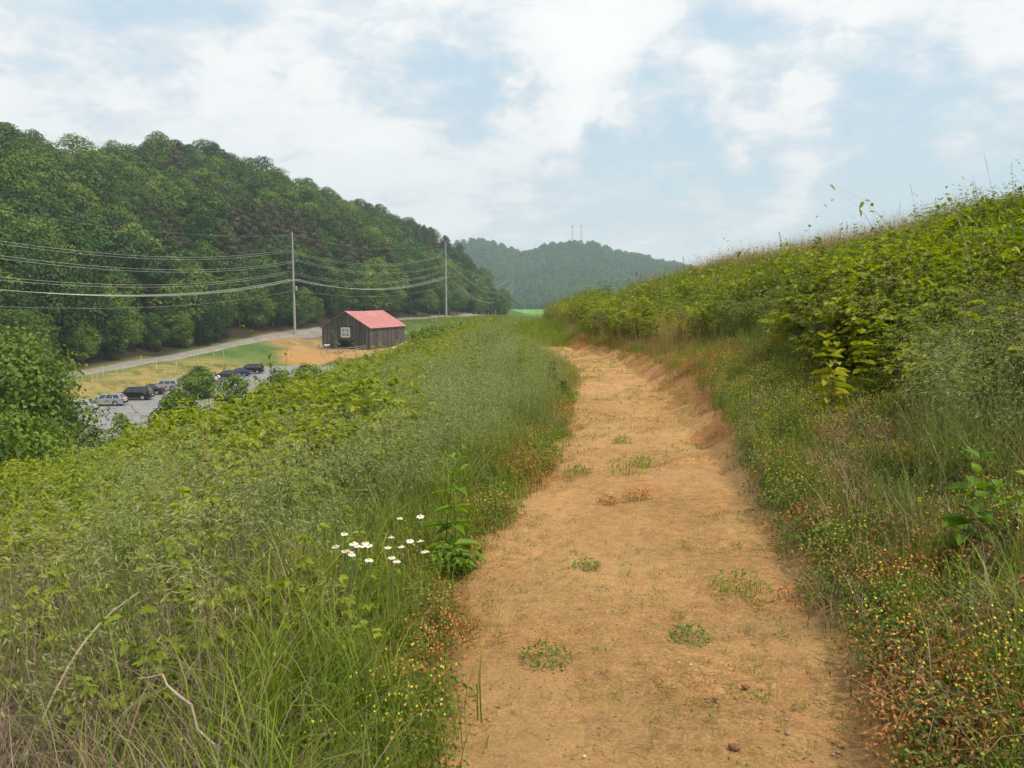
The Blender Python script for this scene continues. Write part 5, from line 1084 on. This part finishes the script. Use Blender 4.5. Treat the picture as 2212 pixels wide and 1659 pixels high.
for k, (bx_, by_, tx_, ty_) in enumerate(canes):
    r_ = ray(bx_, by_); b0 = hit(bx_, by_ + 22, d0=3, d1=60); h = hgt(b0, tx_, ty_); tp = P(tx_, ty_, b0[1]) - b0; g = random.Random(620 + k)
    pts_ = [np.array([tp[0] * (u_ ** 1.5), g.gauss(0, .015), tp[2] * u_]) for u_ in np.linspace(0, 1, 12)]; b = MB(); b.tube(pts_, list(np.linspace(.010, .003, 12)), 5, .3); t = empty('bramble_cane', b0); b.build('stem', TWIG, t)
    G_ = G(640 + k); m_ = int(16 + 22 * h); u_ = G_.uniform(.35, 1, m_) * 10.99; i_ = u_.astype(int); pp = np.array(pts_); p0 = pp[i_] * (1 - (u_ - i_)[:, None]) + pp[i_ + 1] * (u_ - i_)[:, None]
    V, F = leaf_quads(p0, G_.normal(size=p0.shape) + [0, 0, .2], np.array([0, 0, 1.]) + G_.normal(size=p0.shape) * .5, .055 * G_.uniform(.6, 1.3, m_), .035, .2, True); nb = NB(); nb.add(V, F, G_.random(len(F)))
    link('leaves', nb.mesh('leaves', [OLIVE]), t); tag(t, nm[k], 'cane', 'bramble canes on the crest')
# dead cane and dry stalks across the near left tangle
stalks = [(760, 1330, 455, 1100, 'dark dead cane slanting through the tangle left of the daisies'), (40, 1620, 300, 1290, 'pale dry stalk lying across the near left tangle'), (560, 1300, 300, 1240, 'bent dry stalk crossing the top of the near left tangle'), (480, 1640, 300, 1480, 'short dry stalk low in the near left tangle'), (350, 1360, 365, 1270, 'upright broken dry stalk in the near left tangle')]
for k, (x0, y0, x1, y1, lab) in enumerate(stalks):
    a = hit(x0, y0, .3); c = hit(x1, y1, .5); a[2] += .25; c[2] += .52; g = random.Random(k); p0 = a.copy(); b = MB(); pts_ = [a + (c - a) * u_ - a + np.array([0, 0, .10 * sin(pi * u_)]) + np.array([g.gauss(0, .006)] * 3) for u_ in np.linspace(0, 1, 9)]
    b.tube(pts_, list(np.linspace(.005, .0025, 9)), 6, .5); o = b.build('dead_cane' if k == 0 else 'dry_stalk', TWIG if k == 0 else plain('stalk', (.36, .27, .19), .8, .1, col2=(.46, .37, .27), nscale=30), None, a); tag(o, lab, 'stalk')
# stick and stones on the trail
a = hit(1428, 992); c = hit(1400, 1038); m_ = hit(1420, 1012); b = MB(); b.tube([c - c + [0, 0, .012], m_ - c + [0.01, 0, .02], a - c + [0, 0, .03], a - c + [.06, .01, .02]], [.006, .008, .008, .004], 7, .5)
tag(b.build('stick', plain('stick_bark', (.30, .19, .11), .9, .1, col2=(.40, .28, .18), nscale=30), None, c), 'bent brown stick lying across the middle of the trail', 'stick')
def stone(px, py, r, mat_, lab, seed):
    g = G(seed); q = hit(px, py); b = MB(); nn = 12; V = []
    for j in range(7):
        ph = -pi / 2 + pi * j / 6
        for i in range(nn): a_ = i * 2 * pi / nn; f = g.uniform(.86, 1.1); V.append((cos(a_) * cos(ph) * r * f * 1.25, sin(a_) * cos(ph) * r * f * .85, sin(ph) * r * .6 * f + r * .5))
    b.add(V, [(j * nn + i, j * nn + (i + 1) % nn, (j + 1) * nn + (i + 1) % nn, (j + 1) * nn + i) for j in range(6) for i in range(nn)], .5); tag(b.build('stone', mat_, None, q + [0, 0, .02], smooth=True), lab, 'stone', 'stones on the trail')
ST = plain('red_stone', (.16, .07, .045), .9, .2, col2=(.28, .13, .08), nscale=40, bump=.5); STW = plain('quartz', (.52, .47, .40), .8, .2, col2=(.66, .60, .54), nscale=40)
stone(1586, 1632, .019, ST, 'dark red stone at the bottom of the trail', 1); stone(1492, 1449, .006, STW, 'tiny white stone in the near trail, upper of two', 2); stone(1467, 1442, .005, STW, 'tiny white stone just left of the other white stone', 3); stone(1262, 1648, .006, STW, 'tiny white stone at the bottom edge of the trail', 4)
stone(1577, 1460, .012, plain('tan_stone', (.42, .27, .14), .9, .2, bump=.3), 'flat tan stone in the near trail right of the white stones', 5); stone(1610, 1500, .014, ST, 'small brown clod in the near trail', 6); stone(1545, 1525, .010, ST, 'small red clod above the bottom stone', 7)
sc.cycles.use_denoising = True
sc.cycles.max_bounces = 4; sc.cycles.diffuse_bounces = 2; sc.cycles.transmission_bounces = 3; sc.cycles.volume_bounces = 0; sc.cycles.transparent_max_bounces = 2; sc.cycles.glossy_bounces = 1
sc.cycles.use_adaptive_sampling = True; sc.cycles.adaptive_threshold = .03; sc.cycles.adaptive_min_samples = 16
sc.cycles.caustics_reflective = False; sc.cycles.caustics_refractive = False
